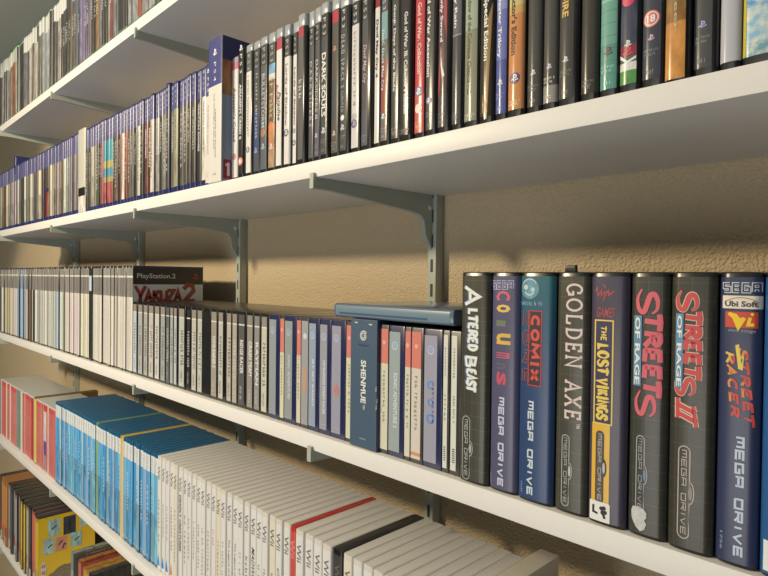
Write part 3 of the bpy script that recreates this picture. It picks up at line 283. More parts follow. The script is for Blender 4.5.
         {'x0': -1.8657, 'x1': -1.8549, 'yf': 0.0104, 'art': (125, 125, 118), 'u': 18}, {'x0': -1.8545, 'x1': -1.8438, 'yf': 0.0102, 'art': (125, 125, 118), 'u': 19}, {'x0': -1.8434, 'x1': -1.8327, 'yf': 0.0097, 'art': (125, 125, 118), 'u': 20}, {'x0': -1.8323, 'x1': -1.8216, 'yf': 0.0109, 'art': (225, 205, 190), 'u': 21},
         {'x0': -1.8212, 'x1': -1.8104, 'yf': 0.0102, 'art': (225, 205, 190), 'u': 22}, {'x0': -1.81, 'x1': -1.7993, 'yf': 0.0093, 'art': (208, 98, 95), 'u': 23}, {'x0': -1.7989, 'x1': -1.7882, 'yf': 0.0091, 'art': (208, 98, 95), 'u': 24}, {'x0': -1.7878, 'x1': -1.777, 'yf': 0.0109, 'art': (208, 98, 95), 'u': 25}, {'x0': -1.7766, 'x1': -1.7659, 'yf': 0.011, 'art': (208, 98, 95), 'u': 26},
         {'x0': -1.7655, 'x1': -1.7548, 'yf': 0.0108, 'art': (208, 98, 95), 'u': 27}, {'x0': -1.7544, 'x1': -1.7436, 'yf': 0.0102, 'art': (208, 98, 95), 'u': 28}, {'x0': -1.7432, 'x1': -1.7325, 'yf': 0.0096, 'art': (208, 98, 95), 'u': 29}, {'x0': -1.7321, 'x1': -1.7214, 'yf': 0.0092, 'art': (208, 98, 95), 'u': 31}, {'x0': -1.721, 'x1': -1.7103, 'yf': 0.0095, 'art': (175, 50, 50), 'u': 32},
         {'x0': -1.7099, 'x1': -1.6991, 'yf': 0.0094, 'art': (175, 50, 50), 'u': 33}, {'x0': -1.6987, 'x1': -1.688, 'yf': 0.0109, 'art': (222, 175, 90), 'u': 34}, {'x0': -1.6876, 'x1': -1.6769, 'yf': 0.0108, 'art': (222, 175, 90), 'u': 35}, {'x0': -1.6765, 'x1': -1.6657, 'yf': 0.0106, 'art': (205, 95, 88), 'u': 36}, {'x0': -1.6653, 'x1': -1.6546, 'yf': 0.0093, 'art': (205, 95, 88), 'u': 38},
         {'x0': -1.6542, 'x1': -1.6435, 'yf': 0.0095, 'art': (205, 95, 88), 'u': 39}, {'x0': -1.6431, 'x1': -1.6323, 'yf': 0.0096, 'art': (205, 95, 88), 'u': 40}, {'x0': -1.6319, 'x1': -1.6212, 'yf': 0.0109, 'art': (205, 95, 88), 'u': 41}, {'x0': -1.6208, 'x1': -1.6101, 'yf': 0.0093, 'art': (205, 95, 88), 'u': 43}, {'x0': -1.6097, 'x1': -1.599, 'yf': 0.0106, 'art': 'purple', 'u': 44},
         {'x0': -1.5986, 'x1': -1.5878, 'yf': 0.0104, 'art': 'purple', 'u': 45}, {'x0': -1.5874, 'x1': -1.5767, 'yf': 0.0101, 'art': (205, 95, 92), 'u': 46}, {'x0': -1.5763, 'x1': -1.5656, 'yf': 0.0109, 'art': (225, 215, 205), 'u': 48}, {'x0': -1.5652, 'x1': -1.5544, 'yf': 0.0095, 'art': (205, 95, 92), 'u': 49}, {'x0': -1.554, 'x1': -1.5433, 'yf': 0.01, 'art': (205, 95, 92), 'u': 50},
         {'x0': -1.5429, 'x1': -1.5322, 'yf': 0.0093, 'art': (205, 95, 92), 'u': 52}, {'x0': -1.5318, 'x1': -1.5211, 'yf': 0.0092, 'art': (205, 95, 92), 'u': 53}, {'x0': -1.5207, 'x1': -1.5099, 'yf': 0.0091, 'art': (205, 95, 92), 'u': 55}],
 'BLUE': [{'x0': -1.5085, 'x1': -1.494, 'yf': 0.0096, 'art': (95, 170, 205), 'u': 56, 'k': 'b'}, {'x0': -1.4936, 'x1': -1.4791, 'yf': 0.0092, 'art': (76, 150, 195), 'u': 58, 'k': 'b'}, {'x0': -1.4787, 'x1': -1.4642, 'yf': 0.0091, 'art': (165, 203, 208), 'u': 60, 'k': 'b'}, {'x0': -1.4638, 'x1': -1.4493, 'yf': 0.011, 'art': (75, 155, 195), 'u': 62, 'k': 'b'},
          {'x0': -1.4489, 'x1': -1.4344, 'yf': 0.0096, 'art': (145, 175, 195), 'u': 64, 'k': 'b'}, {'x0': -1.434, 'x1': -1.4195, 'yf': 0.0108, 'art': (88, 160, 200), 'u': 66, 'k': 'b'}, {'x0': -1.4191, 'x1': -1.4045, 'yf': 0.0104, 'art': (140, 195, 208), 'u': 68, 'k': 'b'}, {'x0': -1.4041, 'x1': -1.3896, 'yf': 0.0105, 'art': (108, 176, 204), 'u': 70, 'k': 'b'},
          {'x0': -1.3892, 'x1': -1.3747, 'yf': 0.0103, 'art': (118, 180, 204), 'u': 73, 'k': 'b'}, {'x0': -1.3743, 'x1': -1.3598, 'yf': 0.0109, 'art': (100, 175, 208), 'u': 75, 'k': 'b'}, {'x0': -1.3594, 'x1': -1.3449, 'yf': 0.0108, 'art': (95, 170, 205), 'u': 77, 'k': 'b'}, {'x0': -1.3445, 'x1': -1.33, 'yf': 0.0104, 'art': (76, 150, 195), 'u': 79, 'k': 'b'},
          {'x0': -1.3296, 'x1': -1.3151, 'yf': 0.0101, 'art': (165, 203, 208), 'u': 82, 'k': 'b'}, {'x0': -1.3147, 'x1': -1.3002, 'yf': 0.0104, 'art': (75, 155, 195), 'u': 84, 'k': 'b'}, {'x0': -1.2998, 'x1': -1.2853, 'yf': 0.0104, 'art': (145, 175, 195), 'u': 86, 'k': 'b'}, {'x0': -1.2849, 'x1': -1.2703, 'yf': 0.0101, 'art': (88, 160, 200), 'u': 89, 'k': 'b'},
          {'x0': -1.2699, 'x1': -1.2554, 'yf': 0.01, 'art': (140, 195, 208), 'u': 91, 'k': 'b'}, {'x0': -1.255, 'x1': -1.2405, 'yf': 0.0093, 'art': (108, 176, 204), 'u': 94, 'k': 'b'}, {'x0': -1.2401, 'x1': -1.2256, 'yf': 0.0107, 'art': (150, 175, 120), 'u': 96, 'k': 'g'}, {'x0': -1.2252, 'x1': -1.2107, 'yf': 0.01, 'art': (100, 175, 208), 'u': 99, 'k': 'b'},
          {'x0': -1.2103, 'x1': -1.1958, 'yf': 0.0091, 'art': (95, 170, 205), 'u': 101, 'k': 'b'}, {'x0': -1.1954, 'x1': -1.1809, 'yf': 0.0093, 'art': (76, 150, 195), 'u': 104, 'k': 'b'}, {'x0': -1.1805, 'x1': -1.166, 'yf': 0.0107, 'art': (165, 203, 208), 'u': 107, 'k': 'b'}, {'x0': -1.1656, 'x1': -1.1511, 'yf': 0.0095, 'art': (75, 155, 195), 'u': 110, 'k': 'b'},
          {'x0': -1.1507, 'x1': -1.1362, 'yf': 0.0098, 'art': (145, 175, 195), 'u': 113, 'k': 'b'}, {'x0': -1.1358, 'x1': -1.1212, 'yf': 0.0104, 'art': (88, 160, 200), 'u': 115, 'k': 'b'}, {'x0': -1.1208, 'x1': -1.1063, 'yf': 0.0107, 'art': (140, 195, 208), 'u': 118, 'k': 'b'}, {'x0': -1.1059, 'x1': -1.0914, 'yf': 0.0097, 'art': (215, 180, 110), 'u': 121, 'k': 'y'},
          {'x0': -1.091, 'x1': -1.0765, 'yf': 0.0098, 'art': (118, 180, 204), 'u': 124, 'k': 'b'}, {'x0': -1.0761, 'x1': -1.0616, 'yf': 0.0098, 'art': (100, 175, 208), 'u': 128, 'k': 'b'}, {'x0': -1.0612, 'x1': -1.0467, 'yf': 0.0091, 'art': (95, 170, 205), 'u': 131, 'k': 'b'}, {'x0': -1.0463, 'x1': -1.0318, 'yf': 0.0108, 'art': (76, 150, 195), 'u': 134, 'k': 'b'},
          {'x0': -1.0314, 'x1': -1.0169, 'yf': 0.009, 'art': (165, 203, 208), 'u': 137, 'k': 'b'}, {'x0': -1.0165, 'x1': -1.002, 'yf': 0.0109, 'art': (75, 155, 195), 'u': 141, 'k': 'b'}, {'x0': -1.0016, 'x1': -0.987, 'yf': 0.0093, 'art': (145, 175, 195), 'u': 144, 'k': 'b'}, {'x0': -0.9866, 'x1': -0.9721, 'yf': 0.0093, 'art': (88, 160, 200), 'u': 148, 'k': 'b'},
          {'x0': -0.9717, 'x1': -0.9572, 'yf': 0.0107, 'art': (140, 195, 208), 'u': 152, 'k': 'b'}, {'x0': -0.9568, 'x1': -0.9423, 'yf': 0.0106, 'art': (108, 176, 204), 'u': 155, 'k': 'b'}],
 'WII': [{'x0': -0.9415, 'x1': -0.927, 'k': 'w', 'yf': 0.0094, 'u': 159}, {'x0': -0.9266, 'x1': -0.912, 'k': 'w', 'yf': 0.0101, 'u': 163}, {'x0': -0.9116, 'x1': -0.8971, 'k': 'w', 'yf': 0.0099, 'u': 167}, {'x0': -0.8967, 'x1': -0.8822, 'k': 'w', 'yf': 0.0105, 'u': 171}, {'x0': -0.8818, 'x1': -0.8672, 'k': 'w', 'yf': 0.0092, 'u': 176},
         {'x0': -0.8668, 'x1': -0.8523, 'k': 'w', 'yf': 0.0108, 'u': 180}, {'x0': -0.8519, 'x1': -0.8374, 'k': 'w', 'yf': 0.0112, 'u': 184}, {'x0': -0.837, 'x1': -0.8224, 'k': 'w', 'yf': 0.0105, 'u': 189}, {'x0': -0.822, 'x1': -0.8075, 'k': 'w', 'yf': 0.011, 'u': 193}, {'x0': -0.8071, 'x1': -0.7926, 'k': 'w', 'yf': 0.011, 'u': 198}, {'x0': -0.7922, 'x1': -0.7776, 'k': 'w', 'yf': 0.0097, 'u': 203},
         {'x0': -0.7772, 'x1': -0.7627, 'k': 'w', 'yf': 0.0108, 'u': 208}, {'x0': -0.7623, 'x1': -0.7478, 'k': 'w', 'yf': 0.0108, 'u': 213}, {'x0': -0.7474, 'x1': -0.7328, 'k': 'w', 'yf': 0.0102, 'u': 218}, {'x0': -0.7324, 'x1': -0.7179, 'k': 'w', 'yf': 0.0091, 'u': 223}, {'x0': -0.7175, 'x1': -0.703, 'k': 'w', 'yf': 0.0103, 'u': 229},
         {'x0': -0.7026, 'x1': -0.688, 'k': 'w', 'yf': 0.011, 'u': 235}, {'x0': -0.6876, 'x1': -0.6731, 'k': 'w', 'yf': 0.0095, 'u': 240}, {'x0': -0.6727, 'x1': -0.6582, 'k': 'w', 'yf': 0.0104, 'u': 246}, {'x0': -0.6578, 'x1': -0.6432, 'k': 'w', 'yf': 0.011, 'u': 252}, {'x0': -0.6428, 'x1': -0.6283, 'k': 'w', 'yf': 0.0102, 'u': 259},
         {'x0': -0.6279, 'x1': -0.6134, 'k': 'w', 'yf': 0.0089, 'u': 265}, {'x0': -0.613, 'x1': -0.5984, 'k': 'w', 'yf': 0.0103, 'u': 272}, {'x0': -0.598, 'x1': -0.5835, 'k': 'w', 'yf': 0.0094, 'u': 279}, {'x0': -0.5831, 'x1': -0.5686, 'k': 'w', 'yf': 0.0109, 'u': 286}, {'x0': -0.5682, 'x1': -0.5573, 'k': 'r', 'yf': 0.0104, 'u': 292},
         {'x0': -0.5569, 'x1': -0.5404, 'k': 'w', 'yf': 0.0095, 'u': 299}, {'x0': -0.54, 'x1': -0.5236, 'k': 'w', 'yf': 0.0109, 'u': 308}, {'x0': -0.5232, 'x1': -0.5067, 'k': 'w', 'yf': 0.0103, 'u': 317}, {'x0': -0.5063, 'x1': -0.4898, 'k': 'w', 'yf': 0.0096, 'u': 327}, {'x0': -0.4894, 'x1': -0.4722, 'k': 'k', 'yf': 0.0108, 'u': 337},
         {'x0': -0.4718, 'x1': -0.4564, 'k': 'w', 'yf': 0.0109, 'u': 347}, {'x0': -0.456, 'x1': -0.4406, 'k': 'w', 'yf': 0.0109, 'u': 356}, {'x0': -0.4402, 'x1': -0.4248, 'k': 'w', 'yf': 0.0109, 'u': 367}, {'x0': -0.4244, 'x1': -0.409, 'k': 'w', 'yf': 0.0104, 'u': 377}, {'x0': -0.4086, 'x1': -0.3932, 'k': 'w', 'yf': 0.0105, 'u': 388},
         {'x0': -0.3928, 'x1': -0.3774, 'k': 'w', 'yf': 0.0103, 'u': 400}, {'x0': -0.377, 'x1': -0.3616, 'k': 'w', 'yf': 0.0101, 'u': 412}, {'x0': -0.3612, 'x1': -0.3458, 'k': 'w', 'yf': 0.0112, 'u': 424}, {'x0': -0.3454, 'x1': -0.33, 'k': 'w', 'yf': 0.0096, 'u': 437}, {'x0': -0.3296, 'x1': -0.3142, 'k': 'w', 'yf': 0.009, 'u': 451}],
 'E1': [{'x0': -2.066, 'x1': -2.0516, 'yf': 0.008, 'art': (95, 75, 65), 'u': 1}, {'x0': -2.0512, 'x1': -2.0368, 'yf': 0.0065, 'art': (95, 75, 65), 'u': 2}, {'x0': -2.0364, 'x1': -2.022, 'yf': 0.0068, 'art': (205, 140, 70), 'u': 3}, {'x0': -2.0216, 'x1': -2.0072, 'yf': 0.0072, 'art': (205, 140, 70), 'u': 5}, {'x0': -2.0068, 'x1': -1.9924, 'yf': 0.0047, 'art': (205, 140, 70), 'u': 6},
        {'x0': -1.992, 'x1': -1.9776, 'yf': 0.0044, 'art': (205, 140, 70), 'u': 7}, {'x0': -1.9772, 'x1': -1.9628, 'yf': 0.0035, 'art': (205, 140, 70), 'u': 8}, {'x0': -1.9624, 'x1': -1.948, 'yf': 0.0085, 'art': (150, 145, 140), 'u': 9}, {'x0': -1.9476, 'x1': -1.9332, 'yf': 0.0094, 'art': (150, 145, 140), 'u': 11}, {'x0': -1.9328, 'x1': -1.9184, 'yf': 0.0079, 'art': (85, 82, 80), 'u': 12},
        {'x0': -1.918, 'x1': -1.9036, 'yf': 0.0038, 'art': (85, 82, 80), 'u': 13}, {'x0': -1.9032, 'x1': -1.8888, 'yf': 0.0098, 'art': (160, 155, 130), 'u': 14}, {'x0': -1.8884, 'x1': -1.874, 'yf': 0.0088, 'art': (160, 155, 130), 'u': 16}, {'x0': -1.8736, 'x1': -1.8592, 'yf': 0.0066, 'art': (95, 88, 75), 'u': 17}, {'x0': -1.8588, 'x1': -1.8444, 'yf': 0.003, 'art': (170, 165, 155), 'u': 18},
        {'x0': -1.844, 'x1': -1.8296, 'yf': 0.0089, 'art': (170, 165, 155), 'u': 20}, {'x0': -1.8292, 'x1': -1.8148, 'yf': 0.0074, 'art': (90, 85, 80), 'u': 21}, {'x0': -1.8144, 'x1': -1.8, 'yf': 0.0074, 'art': (220, 180, 50), 'u': 23}, {'x0': -1.7996, 'x1': -1.7852, 'yf': 0.0031, 'art': (220, 180, 50), 'u': 24}, {'x0': -1.7848, 'x1': -1.7704, 'yf': 0.0081, 'art': (220, 180, 50), 'u': 25},
        {'x0': -1.77, 'x1': -1.7556, 'yf': 0.0032, 'art': (220, 180, 50), 'u': 27}, {'x0': -1.7552, 'x1': -1.7408, 'yf': 0.0063, 'art': (190, 180, 150), 'u': 28}, {'x0': -1.7404, 'x1': -1.726, 'yf': 0.004, 'art': (190, 180, 150), 'u': 30}, {'x0': -1.7256, 'x1': -1.7112, 'yf': 0.0055, 'art': (80, 78, 75), 'u': 31}, {'x0': -1.7108, 'x1': -1.6964, 'yf': 0.0092, 'art': (215, 110, 75), 'u': 33},
        {'x0': -1.696, 'x1': -1.6816, 'yf': 0.0082, 'art': (215, 110, 75), 'u': 34}, {'x0': -1.6812, 'x1': -1.6668, 'yf': 0.0087, 'art': (90, 85, 85), 'u': 36}, {'x0': -1.6664, 'x1': -1.652, 'yf': 0.0051, 'art': (175, 165, 150), 'u': 37}, {'x0': -1.6516, 'x1': -1.625, 'yf': 0.0025, 'art': (222, 182, 50), 'u': 39, 'k': 'yellow'}],
 'E2': [{'x0': -1.3802, 'x1': -1.364, 'yf': 0.006, 'top': (118, 125, 108), 'art': (150, 150, 140)}, {'x0': -1.3636, 'x1': -1.3474, 'yf': 0.006, 'top': (60, 52, 42), 'art': (60, 55, 48)}, {'x0': -1.347, 'x1': -1.3308, 'yf': 0.006, 'top': (36, 34, 32), 'art': (58, 52, 46)}, {'x0': -1.3304, 'x1': -1.3142, 'yf': 0.006, 'top': (150, 85, 35), 'art': (215, 120, 80)},
        {'x0': -1.3138, 'x1': -1.2976, 'yf': 0.006, 'top': (130, 40, 35), 'art': (160, 60, 50)}, {'x0': -1.2972, 'x1': -1.281, 'yf': 0.006, 'top': (150, 105, 30), 'art': (210, 170, 60)}, {'x0': -1.2806, 'x1': -1.2644, 'yf': 0.006, 'top': (150, 105, 30), 'art': (205, 160, 60)}, {'x0': -1.264, 'x1': -1.2478, 'yf': 0.006, 'top': (40, 40, 40), 'art': (60, 60, 60)}],
 'Z': {'A': 0.438, 'B': 0.1302, 'C': -0.1731, 'D': -0.4862, 'E': -0.7966}}
ZS = DATA['Z']
BOARD = .0185          # shelf board thickness
WALL_Y = .205

# ---------------------------------------------------------------- colours and materials
def s2l(v):
    v = max(0., min(255., v)) / 255.
    return v / 12.92 if v <= .04045 else ((v + .055) / 1.055) ** 2.4
TINT = [s2l(240) / .84, s2l(226) / .84, s2l(200) / .84]     # how the warm lamp shows a near-white surface
def alb(c, k=1.0):
    return tuple(min(.9, s2l(v) / t * k) for v, t in zip(c, TINT)) + (1.,)
MATS = {}
def mat(c, rough=.45, coat=0., kind='', spec=.5, metal=0.):
    key = (tuple(c), rough, coat, kind, spec, metal)
    if key in MATS: return MATS[key]
    m = bpy.data.materials.new('%s_%d_%d_%d' % ((kind or 'paint',) + tuple(int(v) for v in c)))
    m.use_nodes = True
    nt = m.node_tree; b = nt.nodes['Principled BSDF']
    b.inputs['Base Color'].default_value = alb(c)
    b.inputs['Roughness'].default_value = rough
    b.inputs['Specular IOR Level'].default_value = spec
    b.inputs['Metallic'].default_value = metal
    if coat:
        b.inputs['Coat Weight'].default_value = coat
        b.inputs['Coat Roughness'].default_value = .17 if coat == .38 else .2
        b.inputs['Coat IOR'].default_value = 1.4
    MATS[key] = m
    if kind: PATTERN[kind](m, nt, b, alb(c))
    return m

def _coord(nt):
    n = nt.nodes.new('ShaderNodeTexCoord'); return n.outputs['Object']
def _mix(nt, b, fac, c0, c1):
    mx = nt.nodes.new('ShaderNodeMix'); mx.data_type = 'RGBA'
    mx.inputs['A'].default_value = c0; mx.inputs['B'].default_value = c1
    nt.links.new(fac, mx.inputs['Factor']); nt.links.new(mx.outputs['Result'], b.inputs['Base Color'])
def _ramp(nt, val, p0, p1):
    r = nt.nodes.new('ShaderNodeMapRange'); r.inputs['From Min'].default_value = p0; r.inputs['From Max'].default_value = p1
    nt.links.new(val, r.inputs['Value']); return r.outputs['Result']
def _noise(nt, scale, detail=3., stretch=None):
    n = nt.nodes.new('ShaderNodeTexNoise'); n.inputs['Scale'].default_value = scale; n.inputs['Detail'].default_value = detail
    co = _coord(nt)
    if stretch:
        oi = nt.nodes.new('ShaderNodeObjectInfo'); ad = nt.nodes.new('ShaderNodeVectorMath'); ad.operation = 'MULTIPLY_ADD'
        ad.inputs[1].default_value = (9., 9., 9.); nt.links.new(oi.outputs['Random'], ad.inputs[0]); nt.links.new(co, ad.inputs[2]); co = ad.outputs[0]
        mp = nt.nodes.new('ShaderNodeMapping'); mp.inputs['Scale'].default_value = stretch
        nt.links.new(co, mp.inputs['Vector']); co = mp.outputs['Vector']
    nt.links.new(co, n.inputs['Vector']); return n.outputs['Fac']
def p_wall(m, nt, b, c):            # rough-cast paint: small rounded bumps over a finer grain
    co = _coord(nt)
    v = nt.nodes.new('ShaderNodeTexVoronoi'); v.feature = 'SMOOTH_F1'; v.inputs['Scale'].default_value = 360.; v.inputs['Smoothness'].default_value = .6; v.inputs['Randomness'].default_value = 1.
    n0 = nt.nodes.new('ShaderNodeTexNoise'); n0.inputs['Scale'].default_value = 60.
    nt.links.new(co, n0.inputs['Vector'])
    va = nt.nodes.new('ShaderNodeVectorMath'); va.operation = 'MULTIPLY_ADD'; va.inputs[1].default_value = (.003, .003, .003)
    nt.links.new(n0.outputs['Color'], va.inputs[0]); nt.links.new(co, va.inputs[2]); nt.links.new(va.outputs[0], v.inputs['Vector'])
    n2 = _noise(nt, 420., 3.)
    add = nt.nodes.new('ShaderNodeMath'); add.operation = 'MULTIPLY_ADD'; add.inputs[1].default_value = -.9
    nt.links.new(v.outputs['Distance'], add.inputs[0]); nt.links.new(n2, add.inputs[2])
    bp = nt.nodes.new('ShaderNodeBump'); bp.inputs['Strength'].default_value = .7; bp.inputs['Distance'].default_value = .0025
    nt.links.new(add.outputs[0], bp.inputs['Height']); nt.links.new(bp.outputs['Normal'], b.inputs['Normal'])
def p_board(m, nt, b, c):
    n = _noise(nt, 900., 2.)
    bp = nt.nodes.new('ShaderNodeBump'); bp.inputs['Strength'].default_value = .12; bp.inputs['Distance'].default_value = .0006
    nt.links.new(n, bp.inputs['Height']); nt.links.new(bp.outputs['Normal'], b.inputs['Normal'])
def p_grid(m, nt, b, c):            # printed square grid of the black cartridge boxes
    sp = nt.nodes.new('ShaderNodeSeparateXYZ'); nt.links.new(_coord(nt), sp.inputs[0])
    outs = []
    for ax, per in (('X', .0085), ('Z', .0115)):
        a = nt.nodes.new('ShaderNodeMath'); a.operation = 'PINGPONG'; a.inputs[1].default_value = per / 2
        nt.links.new(sp.outputs[ax], a.inputs[0])
        l = nt.nodes.new('ShaderNodeMath'); l.operation = 'LESS_THAN'; l.inputs[1].default_value = .00022
        nt.links.new(a.outputs[0], l.inputs[0]); outs.append(l.outputs[0])
    mx = nt.nodes.new('ShaderNodeMath'); mx.operation = 'MAXIMUM'
    nt.links.new(outs[0], mx.inputs[0]); nt.links.new(outs[1], mx.inputs[1])
    f = nt.nodes.new('ShaderNodeMath'); f.operation = 'MULTIPLY'; f.inputs[1].default_value = .5
    nt.links.new(mx.outputs[0], f.inputs[0])
    _mix(nt, b, f.outputs[0], c, tuple(min(1, v * 2.6 + .01) for v in c[:3]) + (1,))
def p_speck(m, nt, b, c):           # busy printed picture
    n = _noise(nt, 130., 4., (1, 1, .3))
    f = _ramp(nt, n, .33, .67)
    _mix(nt, b, f, tuple(v * .65 for v in c[:3]) + (1,), tuple(min(.9, v * 1.4 + .02) for v in c[:3]) + (1,))
def p_parch(m, nt, b, c):
    n = _noise(nt, 160., 5., (1, 1, .5))
    f = _ramp(nt, n, .3, .7)
    _mix(nt, b, f, tuple(v * .7 for v in c[:3]) + (1,), tuple(min(.9, v * 1.2) for v in c[:3]) + (1,))
def p_sky(m, nt, b, c):
    n = _noise(nt, 150., 5.)
    f = _ramp(nt, n, .42, .68)
    _mix(nt, b, f, c, (.75, .78, .72, 1))
def p_felt(m, nt, b, c):
    n = _noise(nt, 260., 5.)
    f = _ramp(nt, n, .35, .7)
    _mix(nt, b, f, tuple(v * .8 for v in c[:3]) + (1,), tuple(min(.9, v * 1.1) for v in c[:3]) + (1,))
PATTERN = dict(wall=p_wall, board=p_board, grid=p_grid, speck=p_speck, parch=p_parch, sky=p_sky, felt=p_felt)
GLOSS = dict(rough=.42, coat=.6)
SLEEVE = dict(rough=.6, coat=.38, spec=.2)      # clear film over the paper

# ---------------------------------------------------------------- mesh helpers
def link(name, me, parent=None, mats=(), loc=(0, 0, 0), angle=35):
    o = bpy.data.objects.new(name, me); COL.objects.link(o)
    for m in mats: me.materials.append(m)
    if parent is not None: o.parent = parent
    o.location = loc
    if angle:
        for p in me.polygons: p.use_smooth = True
        me.set_sharp_from_angle(angle=math.radians(angle))
    return o
def tag(o, label=None, cat=None, group=None, kind=None):
    if label: o['label'] = label
    if cat: o['category'] = cat
    if group: o['group'] = group
    if kind: o['kind'] = kind
    return o
def mesh(name, verts, faces, fm=None):
    me = bpy.data.meshes.new(name); me.from_pydata(verts, [], faces); me.update()
    if fm:
        for p, i in zip(me.polygons, fm): p.material_index = i
    return me
def front_curve(w, sag, r, n=9):
    """(x, y) points of a case's front from left to right: gently convex with rounded shoulders; y = 0 at the middle."""
    h = w / 2; pts = []
    xs = [-h + r * (1 - math.cos(i / 4 * math.pi / 2)) for i in range(5)]
    m = n - 2
    xs += [-h + r + (w - 2 * r) * (i + 1) / (m + 1) for i in range(m)]
    xs += [-v for v in reversed(xs[:5])]
    return [(x, fy(x, w, sag, r)) for x in xs]
def fy(x, w, sag, r):
    h = w / 2; x = max(-h, min(h, x)); y = sag * (x / h) ** 2
    d = abs(x) - (h - r)
    if d > 0: y += r - math.sqrt(max(0., r * r - d * d))
    return y
def body_mesh(name, w, d, h, sag, r, e=.0012, rr=.0015):
    prof = front_curve(w, sag, r)
    prof += [(w / 2, d - rr), (w / 2 - rr, d), (-w / 2 + rr, d), (-w / 2, d - rr)]
    n = len(prof); verts = []; faces = []
    for z, k in ((0, e), (e * .35, e * .3), (e, 0), (h - e, 0), (h - e * .35, e * .3), (h, e)):
        for x, y in prof:
            verts.append((x * (1 - 2 * k / w), k + y * (1 - 2 * k / d), z))
    for l in range(5):
        for i in range(n):
            j = (i + 1) % n
            faces.append((l * n + i, l * n + j, l * n + n + j, l * n + n + i))
    faces.append(tuple(range(n - 1, -1, -1))); faces.append(tuple(5 * n + i for i in range(n)))
    return mesh(name, verts, faces)
class Case:
    """A standing case: origin at the middle of its foot, front towards -y."""
    def __init__(s, name, x0, x1, yf, z, d, h, bodymat, sag=.0008, r=.0022, e=.0012, me=None):
        s.w = x1 - x0; s.h = h; s.d = d; s.sag = sag; s.r = r
        if me is None: me = body_mesh(name, s.w, d, h, sag, r, e); me.materials.append(bodymat)
        s.o = link(name, me, None, (), ((x0 + x1) / 2, yf, z)); s.ins = None
    def y(s, x): return fy(x, s.w, s.sag, s.r)
    def insert(s, bands, f0=-.94, f1=.94, name='spine_insert', zt=.004, zb=.004, off=.00025):
        """Printed paper: bands = [(t0, t1, material)], t from the top (0) to the foot (1)."""
        h = s.h
        xs = [x for x, y in front_curve(s.w, s.sag, s.r)]
        a, b = f0 * s.w / 2, f1 * s.w / 2
        xs = [a] + [x for x in xs if a + 1e-5 < x < b - 1e-5] + [b]
        zs = []
        mats = []
        for t0, t1, m in bands:
            z1 = min(h - zt, h * (1 - t0)); z0 = max(zb, h * (1 - t1))
            if z1 - z0 < .0003: continue
            zs.append((z1, z0)); mats.append(m)
        verts = []; faces = []; fm = []; uniq = []
        for (z1, z0), m in zip(zs, mats):
            if m not in uniq: uniq.append(m)
            st = len(verts); n = len(xs)
            for z in (z1, z0):
                for x in xs: verts.append((x, s.y(x) - off, z))
            for i in range(n - 1):
                faces.append((st + i, st + n + i, st + n + i + 1, st + i + 1)); fm.append(uniq.index(m))
            q = len(verts)       # thickness of the paper back into the case
            for z in (z1, z0):
                for x in (xs[0], xs[-1]): verts.append((x, s.y(x) + .0003, z))
            faces += [(st, q, q + 2, st + n), (st + n - 1, st + 2 * n - 1, q + 3, q + 1)]; fm += [uniq.index(m)] * 2
        if not faces: return None
        o = link(name, mesh(name, verts, faces, fm), s.o, uniq, angle=30)
        if s.ins is None and name in ('spine_insert', 'sleeve'): s.ins = o
        return o
    def flat(s, name, polys, m, off=.0004, label=None):
        """polys = list of lists of local (x, z); printed on the front."""
        if not polys: return None
        verts = []; faces = []
        for p in polys:
            st = len(verts); verts += [(x, 0, z) for x, z in p]
            faces.append(tuple(range(st, st + len(p))))
        me = mesh(name, verts, faces); o = link(name, me, s.ins or s.o, [m], angle=0)
        bm = bmesh.new(); bm.from_mesh(me)
        wide = max(max(x for x, z in p) - min(x for x, z in p) for p in polys) > s.w / 9
        if wide and (s.sag > .0005 or s.r > .004):        # let big prints follow the rounded front
            step = s.w / 22
            xa = min(v[0] for v in verts); xb = max(v[0] for v in verts); k = math.floor(xa / step) + 1
            while k * step < xb:
                bmesh.ops.bisect_plane(bm, geom=list(bm.verts) + list(bm.edges) + list(bm.faces), plane_co=(k * step, 0, 0), plane_no=(1, 0, 0), dist=1e-7); k += 1
        for v in bm.verts: v.co.y = s.y(v.co.x) - off
        bm.normal_update()
        for f in bm.faces:
            if f.normal.y > 0: f.normal_flip()
        bm.to_mesh(me); bm.free()
        if label: o['label'] = label
        return o
def fix_normals(me, d):
    bm = bmesh.new(); bm.from_mesh(me); D = Vector(d)
    for f in bm.faces:
        if f.normal.dot(D) < 0: f.normal_flip()
    bm.to_mesh(me); bm.free()

# ---- lettering -----------------------------------------------------------
FCACHE = {}
def font_polys(s, style):
    """Outline-filled polygons of a string in unit box: a along the reading direction 0..1, b upward 0..1 (cap height), plus aspect."""
    key = (s, style)
    if key in FCACHE: return FCACHE[key]
    cu = bpy.data.curves.new('lettering', 'FONT'); cu.body = s; cu.resolution_u = 2
    if style == 'b': cu.offset = .03
    if style == 'i': cu.shear = .35; cu.offset = .008
    if style == 'w': cu.space_character = 1.5
    if style == 's': cu.offset = .012
    ob = bpy.data.objects.new('lettering', cu)
    me = bpy.data.meshes.new_from_object(ob)
    vs = [(v.co.x, v.co.y) for v in me.vertices]
    ps = [[vs[i] for i in p.vertices] for p in me.polygons]
    bpy.data.objects.remove(ob); bpy.data.curves.remove(cu); bpy.data.meshes.remove(me)
    xs = [v[0] for v in vs]; ys = [v[1] for v in vs]
    a0, a1, b0, b1 = min(xs), max(xs), min(ys), max(ys)
    out = [[((x - a0) / (a1 - a0), (y - b0) / (b1 - b0)) for x, y in p] for p in ps]
    FCACHE[key] = out
    return out
